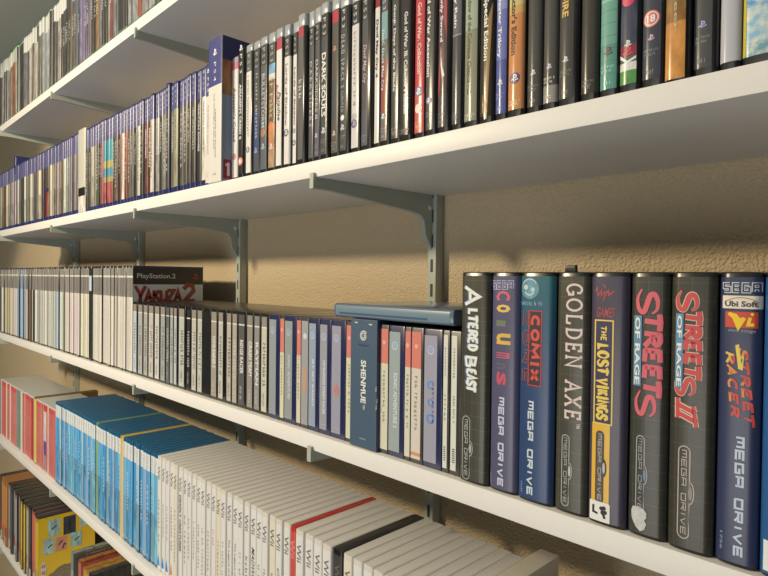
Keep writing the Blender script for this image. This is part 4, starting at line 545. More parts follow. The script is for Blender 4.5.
def tick_polys(n, seed):
    """A line of print too small to read: irregular short strokes."""
    rnd = random.Random(seed); out = []; a = 0; gaps = []
    for i in range(n):
        if rnd.random() < .14: a += .8
        kind = rnd.random(); w = .3 + .25 * rnd.random()
        if kind < .4: boxes = [(a, 0, a + w * .45, 1), (a + w, .0, a + w * 1.4, .68), (a, .35, a + w * 1.4, .52)]
        elif kind < .75: boxes = [(a, 0, a + w * .5, .95), (a, .6, a + w * 1.5, .72)]
        else: boxes = [(a, 0, a + w * 1.3, .2), (a, .5, a + w * 1.3, .7), (a, 0, a + w * .4, .7)]
        out += boxes; a += w * 1.5 + .35
    return [[(x0 / a, y0), (x1 / a, y0), (x1 / a, y1), (x0 / a, y1)] for x0, y0, x1, y1 in out]
def down(polys, x0, x1, z0, z1):     # reads downwards, letter tops to the right
    return [[(x0 + b * (x1 - x0), z0 - a * (z0 - z1)) for a, b in p] for p in polys]
def across(polys, x0, x1, z0, z1):   # ordinary upright line; z0 = top, z1 = foot
    return [[(x0 + a * (x1 - x0), z1 + b * (z0 - z1)) for a, b in p] for p in polys]
def arc(cx, cy, rx, ry, d0, d1, n=9):
    return [(cx + rx * math.cos(math.radians(d0 + (d1 - d0) * i / (n - 1))), cy + ry * math.sin(math.radians(d0 + (d1 - d0) * i / (n - 1)))) for i in range(n)]
def ribbon(pts, w, closed=False, ws=None):
    """A stroke of width w (ws = per-point factors) as quads."""
    n = len(pts); L = []; R = []
    for i, (x, y) in enumerate(pts):
        a = pts[(i - 1) % n] if (i or closed) else pts[i]; b = pts[(i + 1) % n] if (i < n - 1 or closed) else pts[i]
        d1 = Vector((x - a[0], y - a[1])); d2 = Vector((b[0] - x, b[1] - y))
        if d1.length < 1e-9: d1 = d2
        if d2.length < 1e-9: d2 = d1
        d1.normalize(); d2.normalize(); t = d1 + d2
        if t.length < 1e-6: t = d1
        t.normalize(); nrm = Vector((-t.y, t.x)); c = max(.45, nrm.dot(Vector((-d1.y, d1.x))))
        k = w / 2 / c * (ws[i] if ws else 1)
        L.append((x + nrm.x * k, y + nrm.y * k)); R.append((x - nrm.x * k, y - nrm.y * k))
    out = []
    for i in range(n if closed else n - 1):
        j = (i + 1) % n; out.append([L[i], R[i], R[j], L[j]])
    return out
TECH = {'M': [[(0, 0), (0, 1), (1, 1), (1, 0)], [(.5, 1), (.5, .15)]], 'E': [[(1, 1), (0, 1), (0, 0), (1, 0)], [(0, .5), (.9, .5)]],
        'G': [[(1, 1), (0, 1), (0, 0), (1, 0), (1, .5), (.5, .5)]], 'A': [[(0, 0), (0, 1), (1, 1), (1, 0)], [(0, .42), (1, .42)]],
        'D': [[(0, .02), (0, 1), (1, 1), (1, 0), (.0, 0)]], 'R': [[(0, 0), (0, 1), (1, 1), (1, .5), (.1, .5)], [(.5, .5), (1, 0)]],
        'I': [[(.5, 0), (.5, 1)]], 'V': [[(0, 1), (.45, 0), (1, 1)]], 'S': [[(1, 1), (0, 1), (0, .5), (1, .5), (1, 0), (0, 0)]]}
SERIF = {'G': [arc(.5, .5, .46, .5, 50, 320, 14), [(.95, .42), (.95, .05)], [(.62, .42), (1.05, .42)], [(.8, .95), (.8, .68)]], 'O': [arc(.5, .5, .46, .5, 0, 360, 20)],
         'L': [[(.15, 0), (.15, 1)], [(0, 1), (.4, 1)], [(0, 0), (.85, 0), (.9, .28)]], 'D': [[(.15, 0), (.15, 1)], [(0, 1), (.35, 1)] + arc(.4, .5, .5, .5, 90, -90, 10) + [(0, 0)]],
         'E': [[(.15, 0), (.15, 1)], [(0, 1), (.8, 1), (.82, .78)], [(0, 0), (.85, 0), (.88, .25)], [(.15, .52), (.6, .52)], [(.6, .4), (.6, .64)]],
         'N': [[(.12, 0), (.12, 1), (.88, 0), (.88, 1)], [(-.05, 0), (.3, 0)], [(-.08, 1), (.2, 1)], [(.72, 1), (1.05, 1)]],
         'A': [[(.08, 0), (.5, 1), (.9, 0)], [(.25, .35), (.72, .35)], [(-.08, 0), (.25, 0)], [(.7, 0), (1.1, 0)]],
         'X': [[(.08, 1), (.9, 0)], [(.9, 1), (.08, 0)], [(-.05, 1), (.28, 1)], [(.72, 1), (1.05, 1)], [(-.05, 0), (.25, 0)], [(.7, 0), (1.05, 0)]]}
BRUSH = {'S': [[(.95, .98), (.35, .86), (.1, .66), (.3, .5), (.72, .42), (.9, .24), (.7, .06), (-.05, -.04)]], 'T': [[(-.1, .9), (.5, .96), (1.15, .92)], [(.52, .95), (.48, .5), (.42, -.06)]],
         'R': [[(.12, -.06), (.18, .95)], [(.05, .92), (.7, .95), (.95, .72), (.6, .5), (.2, .46)], [(.45, .5), (.75, .22), (1.1, -.05)]], 'E': [[(.14, -.02), (.16, .96)], [(.05, .94), (.98, .98)], [(.14, .5), (.8, .53)], [(.05, .02), (1.0, -.02)]],
         'I': [[(.5, .0), (.5, 1)], [(.1, 1), (.9, 1.02)], [(.1, 0), (.9, -.02)]],
         'A': [[(.0, -.04), (.5, 1.0), (.92, -.02)], [(.2, .34), (.8, .36)]], 'L': [[(.2, 1.0), (.18, .02), (.95, .0)]], 'D': [[(.15, 0), (.15, 1), (.7, .88), (.92, .5), (.7, .12), (.1, 0)]],
         'B': [[(.15, 0), (.15, 1), (.8, .9), (.8, .62), (.2, .52)], [(.2, .52), (.95, .42), (.92, .1), (.1, 0)]], 'C': [arc(.55, .5, .5, .52, 50, 310, 12)],
         'K': [[(.15, 0), (.15, 1)], [(.9, 1), (.15, .48)], [(.35, .6), (1, 0)]], 'V': [[(-.02, 1), (.42, 0), (.95, 1.02)]], 'N': [[(.1, 0), (.12, 1), (.85, .02), (.88, 1)]],
         'G': [arc(.5, .5, .46, .5, 50, 330, 12) + [(.95, .45), (.55, .45)]], 'O': [arc(.5, .5, .46, .5, 0, 360, 16)], 'M': [[(.02, 0), (.1, 1), (.5, .3), (.9, 1), (.98, 0)]], 'X': [[(0, 1), (1, 0)], [(1, 1), (0, 0)]], 'Z': [[(.02, 1), (.98, 1), (.02, 0), (1, 0)]], 'H': [[(.1, 0), (.1, 1)], [(.9, 0), (.9, 1)], [(.1, .5), (.9, .5)]]}
def strokes(s, table, wd, gap=.28, lw=1., widths=None, box=None, flare=None, slant=0., inset=1.):
    """Lettering from strokes, in box (x0, x1, z0, z1) reading down ('d') or across ('a'). wd = stroke width relative to letter height."""
    mode, x0, x1, z0, z1 = box
    W = {'I': .45}; W.update(widths or {})
    adv = [W.get(ch, lw) if ch != ' ' else .5 for ch in s]
    tot = sum(adv) + gap * (len(s) - 1)
    H = (x1 - x0) if mode == 'd' else (z0 - z1)
    Ln = (z0 - z1) if mode == 'd' else (x1 - x0)
    pad = wd * H / 2 * inset; full = H; H -= 2 * pad; Ln -= 2 * pad
    out = []; a = 0
    for ch, ad in zip(s, adv):
        if ch != ' ':
            for pl in table[ch]:
                pts = [((a + x * ad + slant * y) / tot * Ln, y * H) for x, y in pl]
                if flare and len(pts) > 2:
                    n = len(pts); ws = [.35 + .9 * math.sin(math.pi * min(1, max(0, (i + .25) / (n - .5)))) for i in range(n)]
                elif flare: ws = [1.15, .7]
                else: ws = None
                for q in ribbon(pts, wd * full, False, ws): out.append(q)
        a += ad + gap
    if mode == 'd': return [[(x0 + pad + v, z0 - pad - u) for u, v in q] for q in out]
    return [[(x0 + pad + u, z1 + pad + v) for u, v in q] for q in out]
def smooth(p, k=4):
    out = []
    for i in range(len(p) - 1):
        a, b, c, d = p[max(0, i - 1)], p[i], p[i + 1], p[min(len(p) - 1, i + 2)]
        for j in range(k):
            t = j / k
            out.append(tuple(.5 * (2 * b[n] + (c[n] - a[n]) * t + (2 * a[n] - 5 * b[n] + 4 * c[n] - d[n]) * t * t + (3 * b[n] - a[n] - 3 * c[n] + d[n]) * t ** 3) for n in (0, 1)))
    return out + [p[-1]]
BRUSH['S'] = [smooth([(.98, .72), (.8, .95), (.45, .98), (.18, .84), (.22, .62), (.6, .46), (.92, .3), (.8, .06), (.35, -.02), (-.05, .2)])]
BRUSH['R'] = [BRUSH['R'][0], smooth(BRUSH['R'][1]), BRUSH['R'][2]]
BRUSH['D'] = [BRUSH['D'][0][:2] + smooth(BRUSH['D'][0][1:])]
def disc(cx, cz, r, rin=0., rz=None, n=20):
    rz = rz or r
    P = lambda k, i: (cx + r * k * math.cos(2 * math.pi * i / n), cz + rz * k * math.sin(2 * math.pi * i / n))
    if not rin: return [[P(1, i) for i in range(n)]]
    return [[P(1, i), P(1, i + 1), P(rin, i + 1), P(rin, i)] for i in range(n)]
def rect(x0, x1, z0, z1): return [[(x0, z0), (x1, z0), (x1, z1), (x0, z1)]]
def ps_mark(cx, cz, s):     # the small controller-maker emblem: an upright P over a lying S
    return ribbon([(cx - .1 * s, cz - .5 * s), (cx - .1 * s, cz + .5 * s), (cx + .3 * s, cz + .35 * s), (cx + .3 * s, cz + .1 * s), (cx, cz)], .2 * s) + \
           ribbon([(cx - .55 * s, cz - .25 * s), (cx - .2 * s, cz - .1 * s)], .2 * s) + ribbon([(cx + .05 * s, cz - .35 * s), (cx + .6 * s, cz - .18 * s)], .2 * s)

# ================================================================= the room
def box_obj(name, x0, x1, y0, y1, z0, z1, m, parent=None, bev=0.):
    bm = bmesh.new(); bmesh.ops.create_cube(bm, size=1)
    for v in bm.verts: v.co = Vector(((x0 + x1) / 2 + v.co.x * (x1 - x0), (y0 + y1) / 2 + v.co.y * (y1 - y0), (z0 + z1) / 2 + v.co.z * (z1 - z0)))
    if bev: bmesh.ops.bevel(bm, geom=list(bm.edges), offset=bev, segments=2, affect='EDGES', profile=.6)
    c = Vector(((x0 + x1) / 2, (y0 + y1) / 2, z0)) if parent is None else Vector((0, 0, 0))
    for v in bm.verts: v.co -= c
    me = bpy.data.meshes.new(name); bm.to_mesh(me); bm.free()
    return link(name, me, parent, [m], c, angle=35 if bev else 0)
m_wall = mat((209, 181, 135), .85, kind='wall')
m_ceil = mat((236, 238, 214), .9)
m_floor = mat((182, 172, 154), .5)
tag(box_obj('wall_back', -4.5, 2.2, WALL_Y, WALL_Y + .12, -1.55, .92, m_wall), kind='structure')
tag(box_obj('ceiling', -4.5, 2.2, -3.4, WALL_Y + .12, .92, 1.02, m_ceil), kind='structure')
tag(box_obj('floor', -4.5, 2.2, -3.4, WALL_Y + .12, -1.65, -1.55, m_floor), kind='structure')

# ---------------------------------------------------------------- shelving
m_board = mat((240, 228, 206), .42, kind='board', spec=.4)
XL, XR = -2.078, .42
names = dict(A='topmost white shelf board, under the row of green-footed cases', B='second white shelf board from the top, carrying blue-topped and black cases',
             C='middle white shelf board, carrying cream cases and the tall cartridge boxes', D='white shelf board carrying the red, blue and white cases',
             E='lowest white shelf board, partly seen at bottom left')
for k in 'ABCDE':
    o = box_obj('shelf_board', XL, XR, 0, WALL_Y - .003, ZS[k] - BOARD, ZS[k], m_board, bev=.0012)
    tag(o, names[k], 'shelf')
m_steel = mat((180, 179, 154), .4, metal=.0, spec=.5)
m_steel_d = mat((60, 58, 54), .6)
PROF = [(-.0035, -.0125), (-.0035, .0045), (-.0008, .0045), (-.0008, -.0002), (.196, -.0002), (.196, -.074), (.1895, -.0735), (.182, -.062), (.1765, -.053), (.1755, -.043), (.173, -.034), (.166, -.0275), (.152, -.0248), (.119, -.0215), (.0685, -.0168), (.0225, -.0128), (.006, -.0125)]
def prism(name, prof, x0, x1, m, parent, loc):
    n = len(prof); verts = [(x0, y, z) for y, z in prof] + [(x1, y, z) for y, z in prof]
    bm = bmesh.new(); vs = [bm.verts.new(v) for v in verts]
    bm.faces.new(vs[:n]); bm.faces.new(list(reversed(vs[n:])))
    for i in range(n): bm.faces.new((vs[i], vs[n + i], vs[n + (i + 1) % n], vs[(i + 1) % n]))
    bmesh.ops.recalc_face_normals(bm, faces=bm.faces)
    bmesh.ops.triangulate(bm, faces=[f for f in bm.faces if len(f.verts) > 4])
    me = bpy.data.meshes.new(name); bm.to_mesh(me); bm.free()
    return link(name, me, parent, [m], loc, angle=30)
XB = ((-.5145, -.511), (-1.012, -1.003), (-1.502, -1.488), (-2.010, -1.990))      # bracket tip, left side of its upright
pos_words = ('nearest the camera', 'second from the right', 'third from the right', 'at the far left end')
for i, (xt, x) in enumerate(XB):
    up = box_obj('wall_upright', x, x + .0142, .1885, .2045, -1.25, .70, m_steel, bev=.001)
    tag(up, ('grey slotted steel upright on the wall, ' + ('beside the tall cartridge boxes', 'behind the open case front in the middle', 'second from the far left', 'at the far left end')[i]), 'wall upright', 'uprights of the shelving')
    # slots: dark openings in the front face, in pairs every 5 cm, and fixing holes
    sl = []
    zz = -1.2
    while zz < .66:
        sl.append((zz, zz + .017)); zz += .0327
    verts = []; faces = []
    for z0, z1 in sl:
        st = len(verts); verts += [(x + .005, .18835, z0 + 1.25), (x + .0095, .18835, z0 + 1.25), (x + .0095, .18835, z1 + 1.25), (x + .005, .18835, z1 + 1.25)]
        faces.append((st, st + 1, st + 2, st + 3))
    c0 = up.location
    verts = [(v[0] - c0.x, v[1] - c0.y, v[2]) for v in verts]
    link('slot_row', mesh('slot_row', verts, faces), up, [m_steel_d], angle=0)
    for k in 'ABCDE':
        if k in 'DE' and i == 0: continue
        z = ZS[k] - BOARD
        b = prism('shelf_bracket', PROF, -.0035, .0035, m_steel, None, (xt, 0, z))
        b.rotation_euler.z = -math.atan((x + .004 - xt) / .19)
        tag(b, 'grey steel bracket under the %s shelf, %s' % (dict(A='topmost', B='second', C='middle', D='fourth', E='lowest')[k], pos_words[i]), 'bracket', 'steel shelf brackets')
        bm = bmesh.new(); bmesh.ops.create_uvsphere(bm, u_segments=10, v_segments=6, radius=.0035)
        for v in bm.verts: v.co = Vector((.0036 + v.co.x * .35, .184 + v.co.y, -.0175 + v.co.z))
        me = bpy.data.meshes.new('rivet'); bm.to_mesh(me); bm.free()
        tag(link('rivet', me, b, [mat((225, 222, 210), .35)]), 'pale round rivet')

# ================================================================= cases
SECT = {}
def reg(sec, o, desc, land=None, cat='game case', group=None, full=None):
    SECT.setdefault(sec, []).append(dict(o=o, desc=desc, land=land, cat=cat, group=group, full=full))
def near(c, base):  return sum(abs(a - b) for a, b in zip(c, base))
def shade_word(c):
    r, g, b = c; mx, mn = max(c), min(c)
    if mx - mn < 38 or (mx - mn) / max(mx, 1) < .2:
        return 'white' if mx > 205 else 'pale grey' if mx > 160 else 'grey' if mx > 95 else 'black'
    if r >= g >= b:
        if r > 195 and g > 185: return 'cream'
        if r - g < 35 and r < 190: return 'khaki' if r > 110 else 'dark brown'
        return 'orange' if r > 190 and g > 110 and b < 100 else 'red' if g < .58 * r else 'tan' if r > 130 else 'dark brown'
    if b >= g and b >= r: return 'violet' if r > g else 'blue'
    if r > b > g: return 'pink'
    return 'green' if g > b * 1.05 or g > r else 'blue-grey'

# ---- top shelf: green cases with pale top bands
m_green = mat((92, 110, 78), .35, coat=.3)
m_paletop = mat((176, 178, 160), .35, coat=.4)
red_seen = False
for i, d in enumerate(DATA['A']):
    if d['art'] == (190, 65, 45):
        if red_seen: d['art'] = (172, 160, 146)
        red_seen = True
    cs = Case('dvd_case', d['x0'], d['x1'], d['yf'], ZS['A'] + .0004, .135, .190, m_paletop, r=.003)
    a = d['art']; big = d['x1'] - d['x0'] > .02
    a = tuple(v * .76 for v in a)
    cs.insert([(0, .21 + .02 * math.sin(i), mat(d['hd'], **GLOSS)), (.21 + .02 * math.sin(i), .6, mat(a, kind='speck', **GLOSS)), (.6, .955, mat(tuple(v * .92 for v in a), kind='speck', **GLOSS))], zb=.0)
    g = cs.insert([(.955, 1., m_green)], name='case_foot', f0=-.97, f1=.97, zb=.001, off=.0004)
    if d['x0'] > -1.5:
        cs.flat('spine_lettering', down(tick_polys(7, i), -.0025, .0025, .118, .075), mat((225, 220, 205) if sum(a) < 330 else (70, 66, 62)))
    if big: reg('top shelf', cs.o, 'double-width black case', 'double black case')
    else:
        w = shade_word(a)
        reg('top shelf', cs.o, '%s-spined case with %s band' % (w, 'dark top' if d['hd'][0] < 120 else 'pale top'), 'lone red-spined case' if d['art'] == (190, 65, 45) else None)
tag(box_obj('plastic_tag', -1.955, -1.868, .009, .09, ZS['A'] + .1906, ZS['A'] + .205, mat((40, 105, 45), .5), bev=.003), 'small green flat piece lying on the top-shelf cases', 'tag')

# ---- second shelf, left: blue cases
m_bluecase = mat((46, 50, 92), .3, coat=.4)
for i, d in enumerate(DATA['PS4']):
    a = d['art']; u = d['u']
    steel = d.get('steel')
    tall = abs(u - 41.8) < .8 or 168 < u < 171.5
    box = d['x0'] < -1.8835 <= d['x1'] + .0004
    cs = Case('game_case', d['x0'], d['x1'] , d['yf'] - (.003 if steel else 0), ZS['B'] + .0004, .135, .2 if box else .1745 if steel or tall else .171, mat((196, 188, 164), .3, coat=.6) if steel else m_bluecase, r=.0025 if not steel else .004)
    if steel:
        cs.insert([(0, .70, mat((200, 192, 168), **GLOSS)), (.70, .80, mat((32, 30, 28), **GLOSS)), (.80, 1, mat((214, 205, 180), kind='speck', **GLOSS))], zt=.001, zb=.001)
        reg('second shelf', cs.o, 'thick plain cream box with a black lower band', 'thick cream box'); continue
    hdc = (92, 90, 122) if u < 170 else (66, 67, 112)
    if tall or box: hdc = (40, 44, 98)
    bands = [(0, .25, mat(hdc, **GLOSS))]
    if a == 'teal':
        bands += [(.25, .48, mat((70, 150, 155), **GLOSS)), (.48, .56, mat((178, 160, 88), **GLOSS)), (.56, .66, mat((80, 140, 150), **GLOSS)), (.66, .72, mat((165, 150, 85), **GLOSS)), (.72, .95, mat((160, 75, 70), kind='speck', **GLOSS))]
        first = 'teal' not in SECT; SECT['teal'] = 1
        reg('second shelf', cs.o, 'teal and red picture-spined case%s' % ('' if first else ' of the pair'), 'first teal case' if first else None)
    else:
        dk = (.5, .92, 1.0, .74, .62, 1.02, .84)[(i * 5) % 7]
        bands += [(.25, .60, mat(tuple(v * dk for v in a), **GLOSS)), (.60, .95, mat(tuple(v * dk * (.9 + .1 * math.sin(i * 2.1)) for v in a), kind='speck' if i % 3 else '', **GLOSS))]
        if a == (150, 70, 60): bands[1] = (.25, .55, mat((80, 70, 62), **GLOSS))
        reg('second shelf', cs.o, 'navy box rising above its neighbours' if box else '%s-spined case with a blue top' % shade_word(a), 'tall navy box' if box else None)
    cs.insert(bands)
    if u > 95:
        cs.flat('platform_lettering', ps_mark(0, .1635, .0042) + down(font_polys('PS4', 'w'), -.0018, .0018, .156, .138), mat((196, 198, 215)))
    if u > 55 and a != 'teal':
        lt = sum(a) < 400 if not isinstance(a, str) else True
        word = {197: 'WATCH DOGS'}.get(int(u), None)
        if 195 < u < 200: st = font_polys('WATCH DOGS', 'b'); ink = (222, 218, 205)
        elif 200.3 < u: st = font_polys('WATCH DOGS 2', 'b'); ink = (120, 112, 104)
        elif 144.7 < u < 150: st = font_polys('SPIDER-MAN', 'b'); ink = (222, 208, 190)
        else: st = tick_polys(10 + i % 5, i); ink = (212, 205, 190) if lt else (105, 98, 90)
        cs.flat('title_lettering', down(st, -.002, .0024, .118 if u < 195 else .122, .05 + .02 * math.sin(i * 1.7) if u < 195 else .052), mat(ink))
# tall slip-cased box far left, its blue side showing above the row
bx = Case('game_box', -1.8975, -1.8835, .1362, ZS['B'] + .0004, .05, .2, m_bluecase) if False else None
d = DATA['WITSLIM']
cs = Case('game_case', d['x0'], d['x1'], d['yf'], ZS['B'] + .0004, .135, .171, m_bluecase, r=.0025)
cs.insert([(0, .27, mat((60, 62, 114), **GLOSS)), (.27, .985, mat((226, 214, 192), **GLOSS))], zb=.002)
cs.flat('platform_lettering', ps_mark(0, .160, .0055) + down(font_polys('PS4', 'w'), -.0022, .0022, .151, .131), mat((232, 230, 232)))
cs.flat('title_lettering', down(font_polys('THE WITCHER 3: WILD HUNT', 's'), -.0012, .002, .112, .042), mat((120, 110, 100)))
cs.flat('publisher_lettering', down(tick_polys(5, 3), -.002, .002, .018, .010), mat((170, 160, 148)))
reg('second shelf', cs.o, 'cream-spined case with a blue top and a small emblem', None, full='cream-spined blue-topped case touching the tall cream slipcase on its left')
d = DATA['SLIP']
cs = Case('slipcase', d['x0'], d['x1'], d['yf'], ZS['B'] + .0004, .140, .198, mat((222, 212, 192), .5), sag=.0, r=.0009, e=.0006)
cs.insert([(0, .33, mat((50, 54, 116), **GLOSS)), (.33, 1, mat((228, 216, 194), **GLOSS))], f0=-.98, f1=.98, zt=.0005, zb=.0005)
cs.flat('platform_lettering', ps_mark(-.0005, .178, .0085) + down(font_polys('PS4', 'w'), -.0028, .0028, .165, .139), mat((236, 235, 238)))
cs.flat('title_lettering', down(font_polys('THE WITCHER 3: WILD HUNT', 's'), -.0032, -.0006, .122, .045) + down(font_polys('HEARTS OF STONE', 's'), .0008, .0034, .10, .034), mat((92, 84, 78)))
cs.flat('publisher_lettering', across(tick_polys(7, 5), -.005, .005, .013, .010), mat((150, 140, 130)))
xs = cs.w / 2 + .0003
def side(parent, name, rects, m, x=None, off=0.):
    """Rectangles / polygons on a case's +x cover: lists of (y, z)."""
    verts = []; faces = []
    for p in rects:
        st = len(verts); verts += [(x + off, y, z) for y, z in p]; faces.append(tuple(range(st, st + len(p))))
    me = mesh(name, verts, faces); fix_normals(me, (1, 0, 0)); return link(name, me, parent, [m], angle=0)
side(cs.o, 'cover_header', rect(.001, .139, .166, .1975), mat((42, 48, 108), **GLOSS), xs)
side(cs.o, 'cover_picture', rect(.001, .139, .118, .166), mat((165, 110, 60), kind='speck', **GLOSS), xs)
side(cs.o, 'cover_panel', rect(.001, .139, .001, .118), mat((150, 158, 168), **GLOSS), xs)
side(cs.o, 'rating_square', rect(.003, .022, .004, .030), mat((165, 35, 50), **GLOSS), xs, .0002)
side(cs.o, 'rating_lettering', [[(y, z) for y, z in p] for p in rect(.0085, .0125, .008, .026) + rect(.006, .0085, .021, .0245)], mat((235, 225, 220)), xs, .0004)
reg('second shelf', cs.o, 'tall cream slipcase with a blue top and grey cover', 'tall cream slipcase')
# tall box with blue cover rising over the thin cases at far left
cs = Case('slipcase', -1.8835 - .0143, -1.8835, .1395, ZS['B'] + .0004, .055, .2, mat((36, 42, 112), .4), r=.001, e=.0006) if False else None

# ---- second shelf, right: black and clear cases
m_clear = mat((165, 164, 156), .3, coat=.5)
m_black = mat((34, 33, 31), .3, coat=.5)
L3 = DATA['PS3']
for i, d in enumerate(L3):
    nx = L3[i + 1]['x0'] - .0004 if i + 1 < len(L3) else d['x1']
    x1 = max(min(nx, d['x0'] + .0165), d['x1'] if nx > d['x1'] else nx)
    pw = min(d['x1'], x1) - d['x0']; w = x1 - d['x0']
    clear = d.get('clear', 1) and d['x0'] < -.43 and i > 0
    sleeve = d.get('parch')
    cs = Case('game_case' if not sleeve else 'card_sleeve', d['x0'], x1, d['yf'], ZS['B'] + .0004, .135, .171, m_black, sag=.0017 if d['x0'] > -.35 else .0007, r=.0026)
    f1 = 2 * pw / w - 1.06 if pw < w - .0008 else .95
    f0 = -.95
    if clear:       # the see-through plastic above the printed sheet
        zc = .171 * (1 - d['hdv'][0]) + .0005
        if .1712 - zc > .002:
            cap = body_mesh('clear_top', w + .0002, .1352, .1712 - zc, cs.sag, .0028, .0008)
            link('clear_top', cap, cs.o, [m_clear], (0, -.00035, zc))
    dim = d['hdv']
    kd = dict(parch='parch', sky='sky')
    kk = 'parch' if sleeve else 'sky' if d.get('sky') else 'speck' if d['desc'].startswith(('case with a sky', 'navy case')) else ''
    bands = [(dim[0], dim[1], mat(d['hd'], **SLEEVE))] + [(a, b, mat(c if sum(c) > 270 else tuple(v * 1.2 for v in c), kind=kk, **SLEEVE)) for a, b, c in d['bands'] if b > a]  # dark bands get a brighter colour, imitating veiling glare over the blacks
    bands[-1] = (bands[-1][0], 1.0, bands[-1][2])
    cs.insert(bands, f0, f1, zb=.0055 if not sleeve else .001, zt=.0025)
    X = lambda f: -w / 2 + f * pw
    Zt = lambda t: .171 * (1 - t)
    if 'ps3' in d:
        t0, t1, c = d['ps3']; cs.flat('platform_lettering', down(font_polys('PS3', 'w'), X(.33), X(.72), Zt(t0), Zt(t1)), mat(c))
    if 'logo' in d: cs.flat('maker_emblem', ps_mark(X(.5), Zt(d['logo'][0]), .007), mat(d['logo'][1]))
    for s, st, c, a, b, t0, t1 in d['txt']:
        if s[0] == '~': pl = tick_polys(int(s[1:]), i)
        else: pl = font_polys(s, st)
        pl = down(pl, X(a), X(b), Zt(max(t0, -.0)) if t0 >= 0 else Zt(.012), Zt(t1)) if t0 >= 0 else down(pl, X(a), X(b), Zt(max(t0, .03)), Zt(t1))
        cs.flat('title_lettering', pl, mat(c, **SLEEVE), off=.0005)
    for n_, (t, c, r) in enumerate(d['disc']):
        if r < .21: cs.flat('maker_emblem', ps_mark(X(.5), Zt(t), r * pw * 2.3), mat(c))
        else:
            cs.flat('print_disc', disc(X(.5), Zt(t), r * pw), mat(c), off=.0004 + .0001 * n_)
            if max(c) < 160: cs.flat('maker_emblem', ps_mark(X(.5), Zt(t), r * pw * 1.2), mat((222, 218, 222)), off=.0006)
    if 'logol' in d:
        t = d['logol']; cs.flat('small_print', across(tick_polys(8, i), X(.12), X(.88), Zt(t), Zt(t + .012)) + across(tick_polys(6, i + 9), X(.15), X(.75), Zt(t + .016), Zt(t + .028)) + across(tick_polys(4, i + 50), X(.3), X(.7), Zt(min(.93, t + .09)), Zt(min(.95, t + .105))), mat(tuple(min(235, v + 75) for v in d['bands'][-1][2])))
    if 'blade' in d:
        t0, t1 = d['blade']
        cs.flat('blade_picture', [[(X(.4), Zt(t0)), (X(.42), Zt(.5 * t0 + .5 * t1)), (X(.62), Zt(t1)), (X(.58), Zt(.4 * t0 + .6 * t1))], [(X(.58), Zt(.45 * t0 + .55 * t1)), (X(.78), Zt(.2 * t0 + .8 * t1)), (X(.62), Zt(t1 - .03))]], mat((228, 220, 210)))
        cs.flat('red_hair_picture', [[(X(.66), Zt(.0)), (X(.9), Zt(.0)), (X(.95), Zt(t0 - .03)), (X(.72), Zt(t0 - .12))], [(X(.1), Zt(t1 + .02)), (X(.45), Zt(t0 - .02)), (X(.5), Zt(t0 + .03)), (X(.28), Zt(t1 + .08))]], mat((165, 60, 65)))
    if d.get('gold'):
        cs.flat('gold_flare', [[(X(.45), Zt(.98)), (X(.62), Zt(.98)), (X(.9), Zt(.42)), (X(.6), Zt(.5))]], mat((150, 112, 55), **GLOSS), off=.0003)
        cs.flat('foot_emblem', across(tick_polys(3, 4), X(.3), X(.7), Zt(.86), Zt(.95)), mat((205, 170, 110)))
    if d.get('ring18') is not None:
        t = d['ring18']; r = .42 * pw
        cs.flat('rating_ring', disc(X(.5), Zt(t), r), mat((205, 95, 80), **GLOSS), off=.0004)
        cs.flat('rating_ring_white', disc(X(.5), Zt(t), r * .86, .8), mat((232, 200, 190)), off=.0005)
        cs.flat('rating_lettering', across(font_polys('18', 'b'), X(.5) - r * .5, X(.5) + r * .5, Zt(t) + r * .45, Zt(t) - r * .45), mat((240, 222, 212)), off=.0006)
    if d.get('lines'):
        cs.flat('spine_lines', sum([rect(X(.05), X(.93), .171 * (.98 - q * .052), .171 * (.98 - q * .052) - .0005) for q in range(18)], []), mat((82, 130, 110)), off=.0003)
    if d['desc'].startswith('navy case'):
        cs.flat('pitch_line', [[(X(.05), Zt(.845)), (X(.5), Zt(.875)), (X(.95), Zt(.86)), (X(.95), Zt(.87)), (X(.5), Zt(.885)), (X(.05), Zt(.86))]], mat((228, 228, 228)))
    if d.get('yel'):
        cs.insert([(0, 1, mat((205, 180, 55), **GLOSS))], -.97, -.80, 'yellow_edge', zb=.006, zt=.002, off=.0005)
    reg('second shelf', cs.o, d['desc'], None, full=None)

